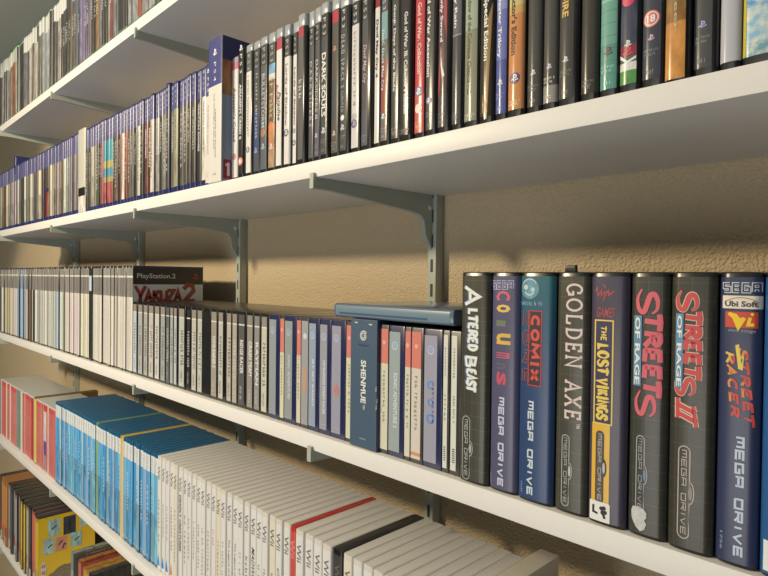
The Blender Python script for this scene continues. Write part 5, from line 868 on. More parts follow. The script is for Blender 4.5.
# ---- middle shelf: cream cases with grey tops
m_ps2 = mat((40, 40, 42), .3, coat=.4)
for i, d in enumerate(DATA['PS2']):
    a = d['art']; last = i == len(DATA['PS2']) - 1
    cs = Case('dvd_case', d['x0'], d['x1'], d['yf'], ZS['C'] + .0004, .135, .1915, m_ps2, r=.0016)
    if a == 'black':
        cs.insert([(0, .10, mat((40, 40, 40), **GLOSS)), (.10, .26, mat((198, 205, 205), **GLOSS)), (.26, 1, mat((38, 38, 40), **GLOSS))])
        reg('middle shelf', cs.o, 'black-spined case with a pale block near its top', 'black-spined one'); continue
    hd = tuple(v * .88 for v in d['hd'])
    cs.insert([(0, .095, mat(hd, **GLOSS)), (.095, .112, mat((226, 214, 190), **GLOSS)), (.112, .295, mat(tuple(v * .96 for v in hd), **GLOSS)), (.295, 1, mat(tuple(v * (1., .93, 1.02, .97)[i * 3 % 4] for v in a), **GLOSS))], -.93, .93 if i % 3 else .70)
    if d['x0'] > -1.75:
        cs.flat('title_lettering', down(tick_polys(9 + i % 6, i), -.0015, .0022, .125, .05 + .015 * math.sin(i * 2.3)), mat(tuple(v * .86 for v in a)))
        cs.flat('platform_lettering', down(tick_polys(8, i + 100), -.0015, .0015, .168, .14), mat(tuple(v * .72 for v in hd)))
    if last:
        x = cs.w / 2 + .0003
        side(cs.o, 'cover_header', rect(.0015, .1335, .158, .1885), mat((34, 32, 31), **GLOSS), x)
        side(cs.o, 'cover_top_edge', rect(.0005, .1345, .1885, .1912), mat((44, 50, 110), **GLOSS), x)
        side(cs.o, 'cover_panel', rect(.0015, .1335, .003, .158), mat((226, 224, 212), **GLOSS), x)
        tx = [[(.008 + a_ * .071, .1665 + b_ * .0115) for a_, b_ in p] for p in font_polys('PlayStation.2', 's')]
        side(cs.o, 'cover_lettering', tx, mat((226, 222, 214)), x, .0003)
        side(cs.o, 'maker_emblem', [[(q[0], q[1]) for q in p] for p in ps_mark(.118, .172, .011)], mat((190, 70, 60)), x, .0003)
        tt = [[(.006 + u_, .136 + v_) for u_, v_ in q] for q in []]
        word = [(.006, 'Y'), (.022, 'A'), (.036, 'K'), (.050, 'U'), (.063, 'Z'), (.077, 'A')]
        GL = dict(BRUSH); GL['Y'] = [[(-.1, 1.05), (.5, .5), (1.1, 1.05)], [(.5, .5), (.45, -.05)]]; GL['U'] = [[(.05, 1), (.1, .15), (.5, -.02), (.9, .2), (.95, 1)]]
        polys = []
        for q0, ch in word:
            for pl in GL[ch]:
                H = .030 if ch == 'Y' else .020
                polys += ribbon([(q0 + px_ * (.015 if ch == 'Y' else .0125), (.124 if ch == 'Y' else .1275) + py_ * H) for px_, py_ in pl], .0052)
        two = [(.094, .150), (.102, .158), (.112, .156), (.114, .147), (.104, .136), (.095, .127), (.116, .128)]
        polys += ribbon(two, .0065)
        side(cs.o, 'title_lettering_shadow', [[(a_ + .0012, b_ - .0012) for a_, b_ in q] for q in polys], mat((90, 84, 80)), x, .0003)
        side(cs.o, 'title_lettering', polys, mat((172, 50, 48), **GLOSS), x, .0005)
        reg('middle shelf', cs.o, 'case showing its cover with a black band and red brush title', 'red-titled cover'); continue
    reg('middle shelf', cs.o, '%s-spined case with grey top' % ('cream' if a[2] < 215 and a[0] > 205 else shade_word(a)))

# ---- middle shelf: compact-disc cases
m_tray = mat((20, 19, 18), .3, coat=.5)
m_trayg = mat((86, 82, 74), .3, coat=.5)
def jewel(d, h, bodymat, name='disc_case', depth=.142, r=.0008):
    return Case(name, d['x0'], d['x1'], d['yf'], ZS['C'] + .0004, depth, h, bodymat, sag=0., r=r, e=.0007)
P1 = DATA['PS1']
for i, d in enumerate(P1):
    nx = P1[i + 1]['x0'] - .0004 if i + 1 < len(P1) else DATA['DC'][0]['x0'] - .0004
    full = dict(d); full['x1'] = max(d['x1'], min(nx, d['x0'] + .0235)); full['x1'] = min(full['x1'], nx)
    a = d['art']; t = d['t']
    cs = jewel(full, .1275, m_tray)
    w = cs.w; pw = min(d['x1'] - d['x0'], w)
    f1 = 2 * pw / w - 1.06 if pw < w - .001 else .92
    if t == 'gap':
        cs.insert([(0, 1, mat((28, 28, 27), **GLOSS))], -.9, .9)
        reg('middle shelf', cs.o, 'all-black wide disc case without a paper spine', 'all-black wide disc case'); continue
    if t not in ('wt', 'dk', 'RIDGE RACER'): a = tuple(min(235, v * 1.12) for v in a)
    hd = tuple(min(235, v * .9) for v in a) if sum(a) < 480 else (150, 138, 120)
    cs.insert([(0, .13, mat(hd, **GLOSS)), (.13, .145, mat((222, 212, 186), **GLOSS)), (.145, .3, mat(tuple(v * .97 for v in a), **GLOSS)), (.3, 1, mat(a, **GLOSS))], -.80, min(f1, .66))
    X = lambda f: -w / 2 + .0006 + f * pw
    ink = (222, 214, 195) if t in ('wt', 'wt2', 'RIDGE RACER', 'RAYMAN', 'dk', 'CRASH TEAM', 'TOMB RAIDER II') else (92, 86, 76)
    pl = font_polys(t, 'b') if t.isupper() and len(t) > 3 else tick_polys(11 + i % 4, i)
    cs.flat('title_lettering', down(pl, X(.3), X(.78), .09, .045 if len(t) > 8 else .035), mat(ink))
    if pw > .012: cs.flat('spine_code', down(tick_polys(8, i + 70), X(.3), X(.6), .028, .010), mat(ink))
    lm = None
    if t == 'RIDGE RACER': lm = 'dark grey disc case'
    nm = {'RIDGE RACER': 'dark grey disc case with bold white capitals', 'wt': 'black disc case with a fine white title', 'dk': 'dark grey disc case with pale print'}.get(t, '%s disc case with %s print' % (shade_word(a), 'pale' if ink[0] > 200 else 'dark'))
    reg('middle shelf', cs.o, nm, lm, cat='disc case')
m_navy = mat((38, 44, 76), .25, coat=.6)
m_smoke = mat((60, 58, 54), .3, coat=.5)
swirl = lambda cx, cz, r: ribbon([(cx + r * (1 - .75 * q / 26) * math.cos(q / 26 * 4.2 * math.pi + .6), cz + r * (1 - .75 * q / 26) * math.sin(q / 26 * 4.2 * math.pi + .6)) for q in range(27)], r * .2)
DD = DATA['DC']
for i, d in enumerate(DD):
    k = d['kind']; a = d['art']; t = d['t']
    nx = (DD[i + 1]['x0'] if i + 1 < len(DD) else DATA['MDX'][0]) - .0005
    dd = dict(d); dd['x1'] = nx if k != 'box' else d['x1']
    if k == 'box':
        cs = Case('game_box', dd['x0'], d['x1'] - .002, d['yf'], ZS['C'] + .0004, .146, .1315, mat((60, 68, 86), .5), sag=.0, r=.0012, e=.0008)
        w = cs.w
        cs.insert([(0, 1, mat((70, 90, 104), .5, coat=.25))], -.97, .97, zt=.001, zb=.001)
        cs.flat('swirl_emblem', swirl(0, .1145, .0055), mat((222, 214, 190)))
        cs.flat('platform_lettering', across(font_polys('Dreamcast', 's'), -.008, .008, .1065, .1042), mat((52, 58, 74)))
        cs.flat('title_lettering', down(font_polys('SHENMUE', 'b'), -.0035, .0042, .090, .046), mat((232, 224, 200)))
        cs.flat('trademark', down(font_polys('TM', 'b'), .000, .0028, .0445, .040), mat((222, 214, 190)))
        cs.flat('publisher_lettering', across(font_polys('SEGA', 's'), -.0045, .005, .0105, .0088), mat((170, 176, 180)))
        for n_, (x_, z_) in enumerate(((-.011, .126), (.0105, .125), (w / 2 - .0015, .06), (w / 2 - .0012, .042), (w / 2 - .001, .048))):
            cs.flat('worn_edge', [[(x_ - .003, z_ + .0022), (x_ + .002, z_ + .0026), (x_ + .0022, z_ + .001), (x_ - .002, z_ + .0012)]] if n_ < 2 else [[(x_, z_), (x_ + .001, z_ + .001), (x_ + .001, z_ + .006), (x_ + .0003, z_ + .005)]], mat((205, 198, 180)), off=.0006)
        reg('middle shelf', cs.o, 'wide slate-blue card box with a swirl emblem', 'wide slate-blue box', cat='game box'); continue
    cs = jewel(dd, .1275, m_navy if k == 'dc' else m_smoke)
    w = cs.w
    if k == 'dc':
        pf = .66 if d['x0'] < -.42 else .72
        cs.insert([(0, .985, mat(tuple(min(235, v + q_) for v, q_ in zip(a, (16, 10, -6))), **GLOSS))], -.93, 2 * pf - 1, zt=.006, zb=.005)
        X = lambda f: -w / 2 + .0006 + f * w * pf
        cs.flat('swirl_emblem', disc(X(.5), .108, .0042), mat(tuple(min(235, v + 42) for v in a)))
        cs.flat('swirl_line', swirl(X(.5), .108, .003), mat(a), off=.0005)
        if t in ('UFO',):
            cs.flat('title_lettering', disc(X(.5), .045, .0046, .6) + disc(X(.52), .060, .0036, .6) + down(font_polys('U', 'b'), X(.25), X(.7), .080, .072), mat((95, 145, 200)))
            cs.flat('side_lettering', down(tick_polys(9, 4), X(.62), X(.78), .078, .04), mat((120, 116, 150)))
            ds = 'violet-grey disc case with blue ring lettering'
        elif t == 'or':
            cs.flat('orange_emblem', disc(X(.52), .052, .0045, 0, .0065) , mat((205, 130, 105)))
            cs.flat('orange_mark', ribbon([(X(.3), .05), (X(.55), .056), (X(.75), .049)], .0014), mat((150, 140, 160)), off=.0005)
            ds = 'violet-grey disc case with an orange emblem'
        elif t:
            cs.flat('title_lettering', down(font_polys(t, 'i' if t == 'SONIC ADVENTURE' else 'b'), X(.42), X(.75), .082, .028 if len(t) < 18 else .022), mat((216, 214, 208)))
            ds = {'SONIC ADVENTURE': 'blue-grey disc case with slanted white title', 'JET SET RADIO': 'blue disc case with a short white title', 'METROPOLIS STREET RACER': 'lavender-grey disc case with a long white title'}.get(t, 'green-grey disc case with a white title')
        else: ds = 'plain blue-grey disc case without a title'
        cs.flat('small_print', across(tick_polys(6, i), X(.15), X(.85), .0115, .0098), mat((205, 204, 204)))
        reg('middle shelf', cs.o, ds, None, cat='disc case')
    elif k == 'gr':
        cs.insert([(0, 1, mat(a, **GLOSS))], -.9, .9)
        cs.flat('round_emblem', disc(.0005, .106, .0036), mat((208, 206, 200)))
        cs.flat('orange_emblem', disc(.0, .055, .003, 0, .017), mat((205, 150, 115)))
        reg('middle shelf', cs.o, 'pale grey disc case with a long orange blot', None, cat='disc case')
    elif k in ('jp', 'jpw'):
        cs.insert([(0, t, mat((222, 128, 108), **GLOSS)), (t, .92, mat(a, **GLOSS)), (.92, .945, mat((215, 150, 100) if k == 'jpw' else a, **GLOSS)), (.945, 1, mat(a, **GLOSS))], -.9, .9 if k == 'jp' else .62)
        cs.flat('round_emblem', disc(-.0003 if k == 'jp' else -w * .08, .110, .0022), mat((230, 175, 150)))
        cs.flat('title_lettering', down(tick_polys(12, i), -.0016 if k == 'jp' else -.003, .0016 if k == 'jp' else .0008, .082, .03), mat((150, 136, 112)))
        reg('middle shelf', cs.o, 'cream disc case with a salmon top%s' % (' and an orange stripe at its foot' if k == 'jpw' else ''), None, cat='disc case')
    else:
        cs.insert([(0, 1, mat(a, **GLOSS))], -.75, .25 if i == len(DD) - 1 else .45)
        cs.flat('title_lettering', down(tick_polys(10, i), -w * .2, -w * .04, .112, .085) + down(tick_polys(9 - (i % 2) * 3, i + 3), -w * .18, -w * .02, .07, .045), mat((95, 110, 92)))
        cs.flat('barcode', sum([rect(-w * .22, w * .02, .011 + .0019 * q, .0119 + .0019 * q) for q in range(7)], []), mat((70, 66, 60)))
        reg('middle shelf', cs.o, 'cream-spined slim disc case with a barcode foot', None, cat='disc case')
# the blue-grey case lying across the disc cases
fl = DATA['FLAT']; z0 = ZS['C'] + .1321
w = .0148; L_ = fl['x1'] - fl['x0']
me = body_mesh('game_case', w, .135, L_, .001, .003)
M = Matrix(((0, 0, 1, 0), (0, 1, 0, 0), (-1, 0, 0, 0), (0, 0, 0, 1)))
me.transform(M)
for v in me.vertices: v.co.x -= L_ / 2; v.co.z += w / 2
o = link('game_case', me, None, [mat((104, 116, 120), .25, coat=.8)], ((fl['x0'] + fl['x1']) / 2, .004, z0))
def lying(name, xa, xb, za, zb, m, off):
    verts = []; faces = []; n = 6
    for x in (xa, xb):
        for q in range(n + 1):
            z = za + (zb - za) * q / n; verts.append((x, fy(z - w / 2, w, .001, .003) - off, z))
    faces = [(q, q + n + 1, q + n + 2, q + 1) for q in range(n)]
    me_ = mesh(name, verts, faces); fix_normals(me_, (0, -1, 0)); return link(name, me_, o, [m], angle=40)
lying('spine_insert', -L_ / 2 + .004, L_ / 2 - .004, .0022, .0126, mat((122, 138, 142), .3, coat=.8), .0003)
lying('spine_stripe', -L_ / 2 + .01, L_ / 2 - .03, .0036, .0056, mat((78, 102, 120), .3, coat=.8), .0005)
tag(o, 'slate-blue case lying flat on top of the disc cases', 'game case')

# ---- middle shelf: the big cartridge boxes
MX = DATA['MDX']; MR = DATA['MDR']
HM = .1795
mspec = [
    ('mat black cartridge box with fine grid lines and white jagged lettering', (66, 62, 48), 'grid', [(0, 1)], 'white jagged lettering'),
    ('purple cartridge box with loose multicoloured letters', (88, 84, 104), '', [(0, 1)], ''),
    ('blue cartridge box with a teal top and red block lettering', (46, 70, 104), '', [(0, 1)], ''),
    ('grey-black gridded cartridge box with a pale serif title', (70, 66, 52), 'grid', [(0, 1)], ''),
    ('dark purple cartridge box with a yellow panel and a white sticker', (74, 66, 78), '', [(0, 1)], ''),
    ('black cartridge box with pink brush lettering and a torn sticker patch', (60, 58, 47), 'grid', [(0, 1)], ''),
    ('black cartridge box with red pale-edged brush lettering and numeral', (58, 54, 42), 'grid', [(0, 1)], ''),
    ('navy cartridge box with a red and yellow logo square', (50, 56, 82), '', [(0, 1)], ''),
    ('bright blue cartridge box cut off by the right edge', (40, 90, 134), '', [(0, 1)], '')]
MD = []
for i, (ds, c, kd, _b, _l) in enumerate(mspec):
    cs = Case('cartridge_box', MX[i], MX[i + 1] - .0006, .0025 + (.001 if i % 2 else 0), ZS['C'] + .0004, .128, HM, mat((26, 25, 24), .3, coat=.4), sag=.0016, r=.0048, e=.0012)
    g = dict(rough=.4, coat=.45)
    if i == 2: bands = [(q / 16 * .45, (q + 1) / 16 * .45, mat(tuple(a_ + (b_ - a_) * q / 15 for a_, b_ in zip((44, 104, 106), c)), **g)) for q in range(16)] + [(.45, 1, mat(c, **g))]
    else: bands = [(0, 1, mat(c, kind=kd, **g))]
    cs.insert(bands, -.985, .985, zt=.0032, zb=.0022, name='sleeve')
    cs.mx = cs.o.location.x; MD.append(cs)
    tag(cs.o, ds, 'cartridge box', 'cartridge boxes at the right of the middle shelf')
# rear hang tab on the fourth box
hx = MD[3]
tb = body_mesh('hang_tab', .009, .004, .006, 0, .0008, .0006); link('hang_tab', tb, hx.o, [mat((26, 25, 24), .4)], (-.003, .003, HM - .0008))
def bx(i, key): x0, x1, z0, z1 = MR[key]; m_ = MD[i].mx; return x0 - m_, x1 - m_, z0, z1
WHT = (228, 224, 214)
def badge(i, key, ink, fill=None, emb=None, lett=None):
    """Pill-shaped outline holding the wide square lettering, with a bump and an oval emblem on its right."""
    x0, x1, z0, z1 = bx(i, key); r = (x1 - x0) / 2; cx = (x0 + x1) / 2
    loop = arc(cx, z0 - r, r, r, 180, 0, 9) + [(x1, z0 - r - .38 * (z0 - z1))] + arc(x1, (z0 + z1) / 2, r * .75, .12 * (z0 - z1), 90, -90, 9) + [(x1, z1 + r + .35 * (z0 - z1))] + arc(cx, z1 + r, r, r, 0, -180, 9)
    cs = MD[i]
    if fill: cs.flat('badge_field', [loop], mat(fill), off=.0004)
    cs.flat('badge_outline', ribbon(loop, .0007, True), mat(ink), off=.0005)
    cs.flat('platform_lettering', strokes('MEGA DRIVE', TECH, .17, .3, .9, None, ('d', x0 + r * .52, x1 - r * .52, z0 - r * .7, z1 + r * .7)), mat(lett or ink), off=.0006)
    cs.flat('oval_emblem', disc(x1 + r * .15, (z0 + z1) / 2, r * .34, 0, .075 * (z0 - z1)), mat(emb or ink), off=.0006)
def md_word(i, key, c): 
    x0, x1, z0, z1 = bx(i, key); MD[i].flat('platform_lettering', strokes('MEGA DRIVE', TECH, .25, .36, .85, None, ('d', x0, x1, z0, z1)), mat(c), off=.0005)
def sega(i, key, c, inner):
    x0, x1, z0, z1 = bx(i, key); b = ('a', x0 + .001, x1 - .001, z0 - .001, z1 + .001)
    MD[i].flat('maker_lettering', strokes('SEGA', TECH, .36, .62, .9, None, b, inset=.3), mat(c), off=.0004)
    MD[i].flat('maker_lettering_inside', strokes('SEGA', TECH, .2, .62, .9, None, b, inset=.54), mat(inner), off=.0005)
# 1 white jagged title with a blue shadow
x0, x1, z0, z1 = bx(0, 'ab_title')
def jag(dx, dz, wd): 
    zt = z0 - .024
    a_ = strokes('A', BRUSH, wd * .72, .2, .9, None, ('d', x0 + dx, x1 + dx - .001, z0 + dz, z0 - .017 + dz), inset=.3)
    b_ = strokes('LTERED', BRUSH, wd, .22, .82, None, ('d', x0 + .004 + dx, x1 - .0025 + dx, z0 - .0185 + dz, z0 - .0545 + dz), inset=.3)
    c_ = strokes('B', BRUSH, wd * .8, .2, .9, None, ('d', x0 + .001 + dx, x1 - .0035 + dx, z0 - .0585 + dz, z0 - .0685 + dz), inset=.3)
    d_ = strokes('EAST', BRUSH, wd, .22, .85, None, ('d', x0 + .003 + dx, x1 - .0035 + dx, z0 - .070 + dz, z1 + dz), inset=.3)
    return a_ + b_ + c_ + d_
MD[0].flat('title_shadow', jag(-.0014, .0004, .24), mat((104, 122, 168)), off=.0004)
MD[0].flat('title_lettering', jag(0, 0, .26), mat((236, 232, 222)), off=.0005)
badge(0, 'ab_badge', (176, 172, 160))
# 2 loose coloured letters
sega(1, 'co_sega', (196, 190, 190), (96, 92, 124))
for (x0, x1, z0, z1), ch, c in zip(MR['co_letters'], 'Columns', ((214, 98, 112), (232, 190, 88), (112, 120, 96), (226, 178, 74), (198, 92, 104), (104, 92, 110), (204, 84, 100))):
    m_ = MD[1].mx; MD[1].flat('title_letter', down(font_polys(ch, 'b'), x0 - m_, x1 - m_ - (.004 if ch in 'lns' else 0), z0, z1), mat(c), off=.0004)
md_word(1, 'co_md', (206, 204, 208))
x0, x1, z0, z1 = bx(1, 'co_sm'); MD[1].flat('small_print', down(tick_polys(7, 2), x0, x1, z0, z1), mat((170, 166, 178)))
# 3 teal-topped box
x0, x1, z0, z1 = bx(2, 'cz_disc'); cx, cz, r = (x0 + x1) / 2, (z0 + z1) / 2, (x1 - x0) / 2
MD[2].flat('round_emblem', disc(cx, cz, r * .95), mat((96, 142, 148), kind='speck'), off=.0004)
MD[2].flat('emblem_marks', disc(cx - r * .4, cz + r * .1, r * .24) + disc(cx + r * .35, cz - r * .1, r * .2) + ribbon(arc(cx, cz, r * .55, r * .6, 210, 330, 8), r * .14) + ribbon(arc(cx, cz, r * .8, r * .85, 30, 150, 8), r * .1), mat((196, 204, 196)), off=.0006)
x0, x1, z0, z1 = bx(2, 'cz_pub'); MD[2].flat('publisher_lettering', across(tick_polys(10, 8), x0, x1, z0, z1), mat((150, 178, 184)))
x0, x1, z0, z1 = bx(2, 'cz_frame'); MD[2].flat('title_field', rect(x0, x1, z0, z1), mat((58, 48, 52)), off=.0004)
MD[2].flat('title_frame', ribbon([(x0, z0), (x1, z0), (x1, z1), (x0, z1)], .0007, True), mat((206, 70, 60)), off=.0005)
x0, x1, z0, z1 = bx(2, 'cz_comix'); MD[2].flat('title_lettering', strokes('COMIX', BRUSH, .3, .3, .8, {'M': 1.1, 'I': .35}, ('d', x0 + .0008, x1 - .0004, z0 - .0016, z1 + .0016)), mat((218, 84, 70)), off=.0006)
x0, x1, z0, z1 = bx(2, 'cz_zone')
zz = strokes('ZONE', BRUSH, .42, .35, .9, None, ('d', x0, x1 - .0008, z0 - .001, z1 + .001), inset=.6); MD[2].flat('title_second_outline', zz, mat((196, 74, 68)), off=.0004)
MD[2].flat('title_second_word', strokes('ZONE', BRUSH, .27, .35, .9, None, ('d', x0, x1 - .0008, z0 - .001, z1 + .001), inset=.933), mat((52, 66, 80)), off=.0005)
md_word(2, 'cz_md', (206, 212, 216))
x0, x1, z0, z1 = bx(2, 'cz_sm'); MD[2].flat('small_print', down(tick_polys(5, 6), x0, x1, z0, z1), mat((150, 170, 190)))
# 4 serif title
x0, x1, z0, z1 = bx(3, 'ga_title')
MD[3].flat('title_lettering', strokes('GOLDEN AXE', SERIF, .13, .3, .86, {'O': .95, 'L': .75, 'E': .72}, ('d', x0, x1, z0, z1)), mat((226, 200, 180)), off=.0005)
MD[3].flat('trademark', down(font_polys('TM', 'b'), x1 - .0035, x1 - .001, z1 - .0015, z1 - .005), mat((206, 190, 175)))
badge(3, 'ga_badge', (176, 174, 162), emb=(190, 190, 186))
# 5 yellow panel box
RS = (176, 76, 76)
x0, x1, z0, z1 = bx(4, 'lv_v1'); q = lambda a_, b_: (x0 + a_ * (x1 - x0), z1 + b_ * (z0 - z1))
MD[4].flat('signature', ribbon([q(0, .55), q(.1, .75), q(.15, .3), q(.35, .62), q(.32, .3), q(.5, .55), q(.45, .05), q(.6, .5), q(.7, .6), q(.72, .35), q(1, .58)], .0011) + ribbon([q(.45, .95), q(.58, .72)], .0008), mat(RS))
x0, x1, z0, z1 = bx(4, 'lv_v2'); MD[4].flat('publisher_lettering', across(font_polys('GAMES', 'i'), x0, x1, z0, z1), mat(RS))
x0, x1, z0, z1 = bx(4, 'lv_frame'); MD[4].flat('title_field', rect(x0, x1, z0, z1), mat((62, 56, 82)), off=.0004)
YL = (236, 200, 88)
MD[4].flat('title_frame', ribbon([(x0, z0), (x1, z0), (x1, z1), (x0, z1)], .0010, True), mat(YL), off=.0005)
x0, x1, z0, z1 = bx(4, 'lv_the'); MD[4].flat('title_first_word', strokes('THE', BRUSH, .2, .25, .75, None, ('d', x0, x1, z0, z1)), mat(YL), off=.0006)
x0, x1, z0, z1 = bx(4, 'lv_lost'); MD[4].flat('title_second_word', strokes('LOST', BRUSH, .22, .24, .8, {'L': .75}, ('d', x0, x1, z0, z1), flare=True) , mat(YL), off=.0006)
x0, x1, z0, z1 = bx(4, 'lv_vik'); MD[4].flat('title_third_word', strokes('VIKINGS', BRUSH, .22, .24, .8, {'I': .4}, ('d', x0, x1, z0, z1)), mat(YL), off=.0006)
x0, x1, z0, z1 = bx(4, 'lv_yel'); MD[4].flat('yellow_panel', rect(max(x0, -MD[4].w / 2 + .004), x1, z0, z1), mat((232, 178, 62), rough=.4, coat=.45), off=.0004)
badge(4, 'lv_badge', (70, 62, 52), fill=(96, 86, 76), emb=(190, 190, 180), lett=(190, 184, 170))
x0, x1, z0, z1 = bx(4, 'lv_stick'); x0 = max(x0, -MD[4].w / 2 + .003)
st = MD[4].flat('white_sticker', [[(x0, z0 - .0003), (x0 + .001, z0), (x1 - .001, z0), (x1, z0 - .001), (x1, z1), (x0, z1)]], mat((236, 228, 210)), off=.0007)
q = lambda a_, b_: (x0 + a_ * (x1 - x0), z1 + b_ * (z0 - z1))
MD[4].flat('sticker_marks', ribbon([q(.2, .78), q(.2, .42), q(.42, .38)], .0015) + disc(*q(.6, .68), .0014) + disc(*q(.72, .72), .0015) + disc(*q(.68, .48), .0017) + disc(*q(.78, .52), .0014) + ribbon([q(.68, .5), q(.76, .2)], .0018), mat((40, 36, 34)), off=.0009)
# 6 and 7 brush titles
def brush_title(i, key, bkey, c, edge):
    x0, x1, z0, z1 = bx(i, key)
    def put(wd, f):
        Ls = z0 - z1; out = []
        out += strokes('S', BRUSH, wd * .82, .2, 1., None, ('d', x0 + .0005, x1 - .002, z0, z0 - Ls * .20), flare=f, inset=.11 / wd)
        xm = x0 + .0068 - .001
        out += strokes('TREET', BRUSH, wd * 1.25, .20, .82, None, ('d', xm, x1, z0 - Ls * .195, z0 - Ls * .83), flare=False, inset=.09 / wd)
        out += strokes('S', BRUSH, wd * .82, .2, 1., None, ('d', x0 + .0005, x1 - .003, z0 - Ls * .80, z1), flare=f, inset=.11 / wd)
        return out
    if edge: MD[i].flat('title_edge', put(.34, True), mat(edge), off=.0004)
    MD[i].flat('title_lettering', put(.25, True), mat(c), off=.0006)
    x0, x1, z0, z1 = bx(i, bkey); x0 = max(x0, -MD[i].w / 2 + .0035)
    MD[i].flat('blue_strip', rect(x0, x1, z0, z1), mat((98, 142, 166)), off=.0007)
    MD[i].flat('strip_lettering', down(font_polys('OF RAGE', 'b'), x0 + .0008, x1 - .0008, z0 - .001, z1 + .001), mat((232, 228, 218)), off=.0009)
brush_title(5, 's1_title', 's1_blue', (222, 98, 104), None)
badge(5, 's1_badge', (168, 166, 156), emb=(120, 140, 160))
x0, x1, z0, z1 = bx(5, 's1_blob'); x0 = max(x0, -MD[5].w / 2 + .003)
q = lambda a_, b_: (x0 + a_ * (x1 - x0), z1 + b_ * (z0 - z1))
MD[5].flat('torn_sticker', [[q(.0, .75), q(.1, .95), q(.45, 1), q(.8, .93), q(.98, .8), q(.97, .6), q(.85, .5), q(.98, .35), q(.85, .1), q(.6, 0), q(.3, .15), q(.05, .45)]], mat((206, 200, 184), .9, kind='felt'), off=.0008)
brush_title(6, 's2_title', 's2_blue', (206, 74, 70), (228, 190, 160))
x0, x1, z0, z1 = bx(6, 's2_ii')
for wd, c, off in ((.22, (228, 190, 160), .0004), (.14, (206, 74, 70), .0006)):
    Ls = z0 - z1
    bars = ribbon([(x0 + .001, z0), (x0 + .0012, z1 + Ls * .25)], wd * .016) + ribbon([(x1 - .003, z0 - Ls * .25), (x1 - .001, z1)], wd * .016) + ribbon([(x0, z0 - Ls * .22), (x1 - .001, z0 - Ls * .50)], wd * .02) + ribbon([(x0 + .001, z0 - Ls * .55), (x1 - .0005, z0 - Ls * .82)], wd * .02)
    MD[6].flat('numeral' if off > .0005 else 'numeral_edge', bars, mat(c), off=off)
badge(6, 's2_badge', (190, 172, 152), emb=(150, 140, 130))
# 8 navy box
sega(7, 'sr_sega', (222, 222, 222), (66, 66, 92))
x0, x1, z0, z1 = bx(7, 'sr_ubi'); MD[7].flat('cream_label', rect(x0, x1, z0, z1), mat((232, 214, 182)), off=.0004)
MD[7].flat('label_lettering', across(font_polys('Ubi Soft', 'b'), x0 + .0014, x1 - .0018, z0 - .0032, z1 + .0012), mat((74, 66, 74)), off=.0006)
MD[7].flat('label_arc', ribbon(arc((x0 + x1) / 2, z1 - .001, (x1 - x0) * .55, (z0 - z1) * .98, 140, 40, 10), .0004), mat((150, 120, 80)), off=.0006)
x0, x1, z0, z1 = bx(7, 'sr_vi'); MD[7].flat('red_square', rect(x0, x1, z0, z1), mat((204, 72, 48)), off=.0004)
q = lambda a_, b_: (x0 + a_ * (x1 - x0), z1 + b_ * (z0 - z1))
MD[7].flat('vi_lettering', ribbon([q(.1, .88), q(.3, .72), q(.44, .2), q(.62, .62)], .0034, ws=[.5, 1.0, 1.25, .5]) + ribbon([q(.78, .66), q(.72, .2), q(.9, .22)], .0018) + disc(*q(.84, .86), .0009), mat((240, 196, 40)), off=.0006)
x0, x1, z0, z1 = bx(7, 'sr_vt'); MD[7].flat('small_print', across(font_polys('vivid image', 's'), x0, x1, z0, z1), mat((150, 140, 130)))
def racer(word, key, sk, off):
    x0, x1, z0, z1 = bx(7, key); pl = strokes(word, BRUSH, .26, .26, .82, None, ('d', x0, x1, z0, z1), slant=.12)
    out = {0: [], 1: [], 2: []}
    for p in pl:
        p = [(x + sk * (z0 - z) , z) for x, z in p]
        t = (z0 - sum(z for x, z in p) / len(p)) / (z0 - z1)
        xm = (sum(x for x, z in p) / len(p) - x0) / (x1 - x0)
        out[0 if xm + .35 * (t - .5) < .4 else 1 if xm + .35 * (t - .5) < .72 else 2].append(p)
    for k_, c in ((0, (232, 186, 78)), (1, (226, 138, 70)), (2, (206, 78, 66))):
        MD[7].flat('title_lettering', out[k_], mat(c), off=off)
racer('STREET', 'sr_street', .10, .0005); racer('RACER', 'sr_racer', .10, .0006)
x0, x1, z0, z1 = bx(7, 'sr_street')
MD[7].flat('title_flash', [[(x0 - .001, z0 + .001), (x0 + .001, z0 + .002), (x0 + .0025, z0 - .010), (x0 + .0038, z0 - .004), (x0 + .0032, z0 - .014), (x0 + .0008, z0 - .013)]], mat((238, 200, 80)), off=.0007)
md_word(7, 'sr_md', (196, 204, 206))
x0, x1, z0, z1 = bx(7, 'sr_sm'); MD[7].flat('small_print', down(font_polys('1756', 's'), x0, x1, z0, z1), mat((150, 156, 176)))
MD[8].flat('white_label', rect(-.0085, .004, .004, .022), mat((228, 222, 206)), off=.0005)

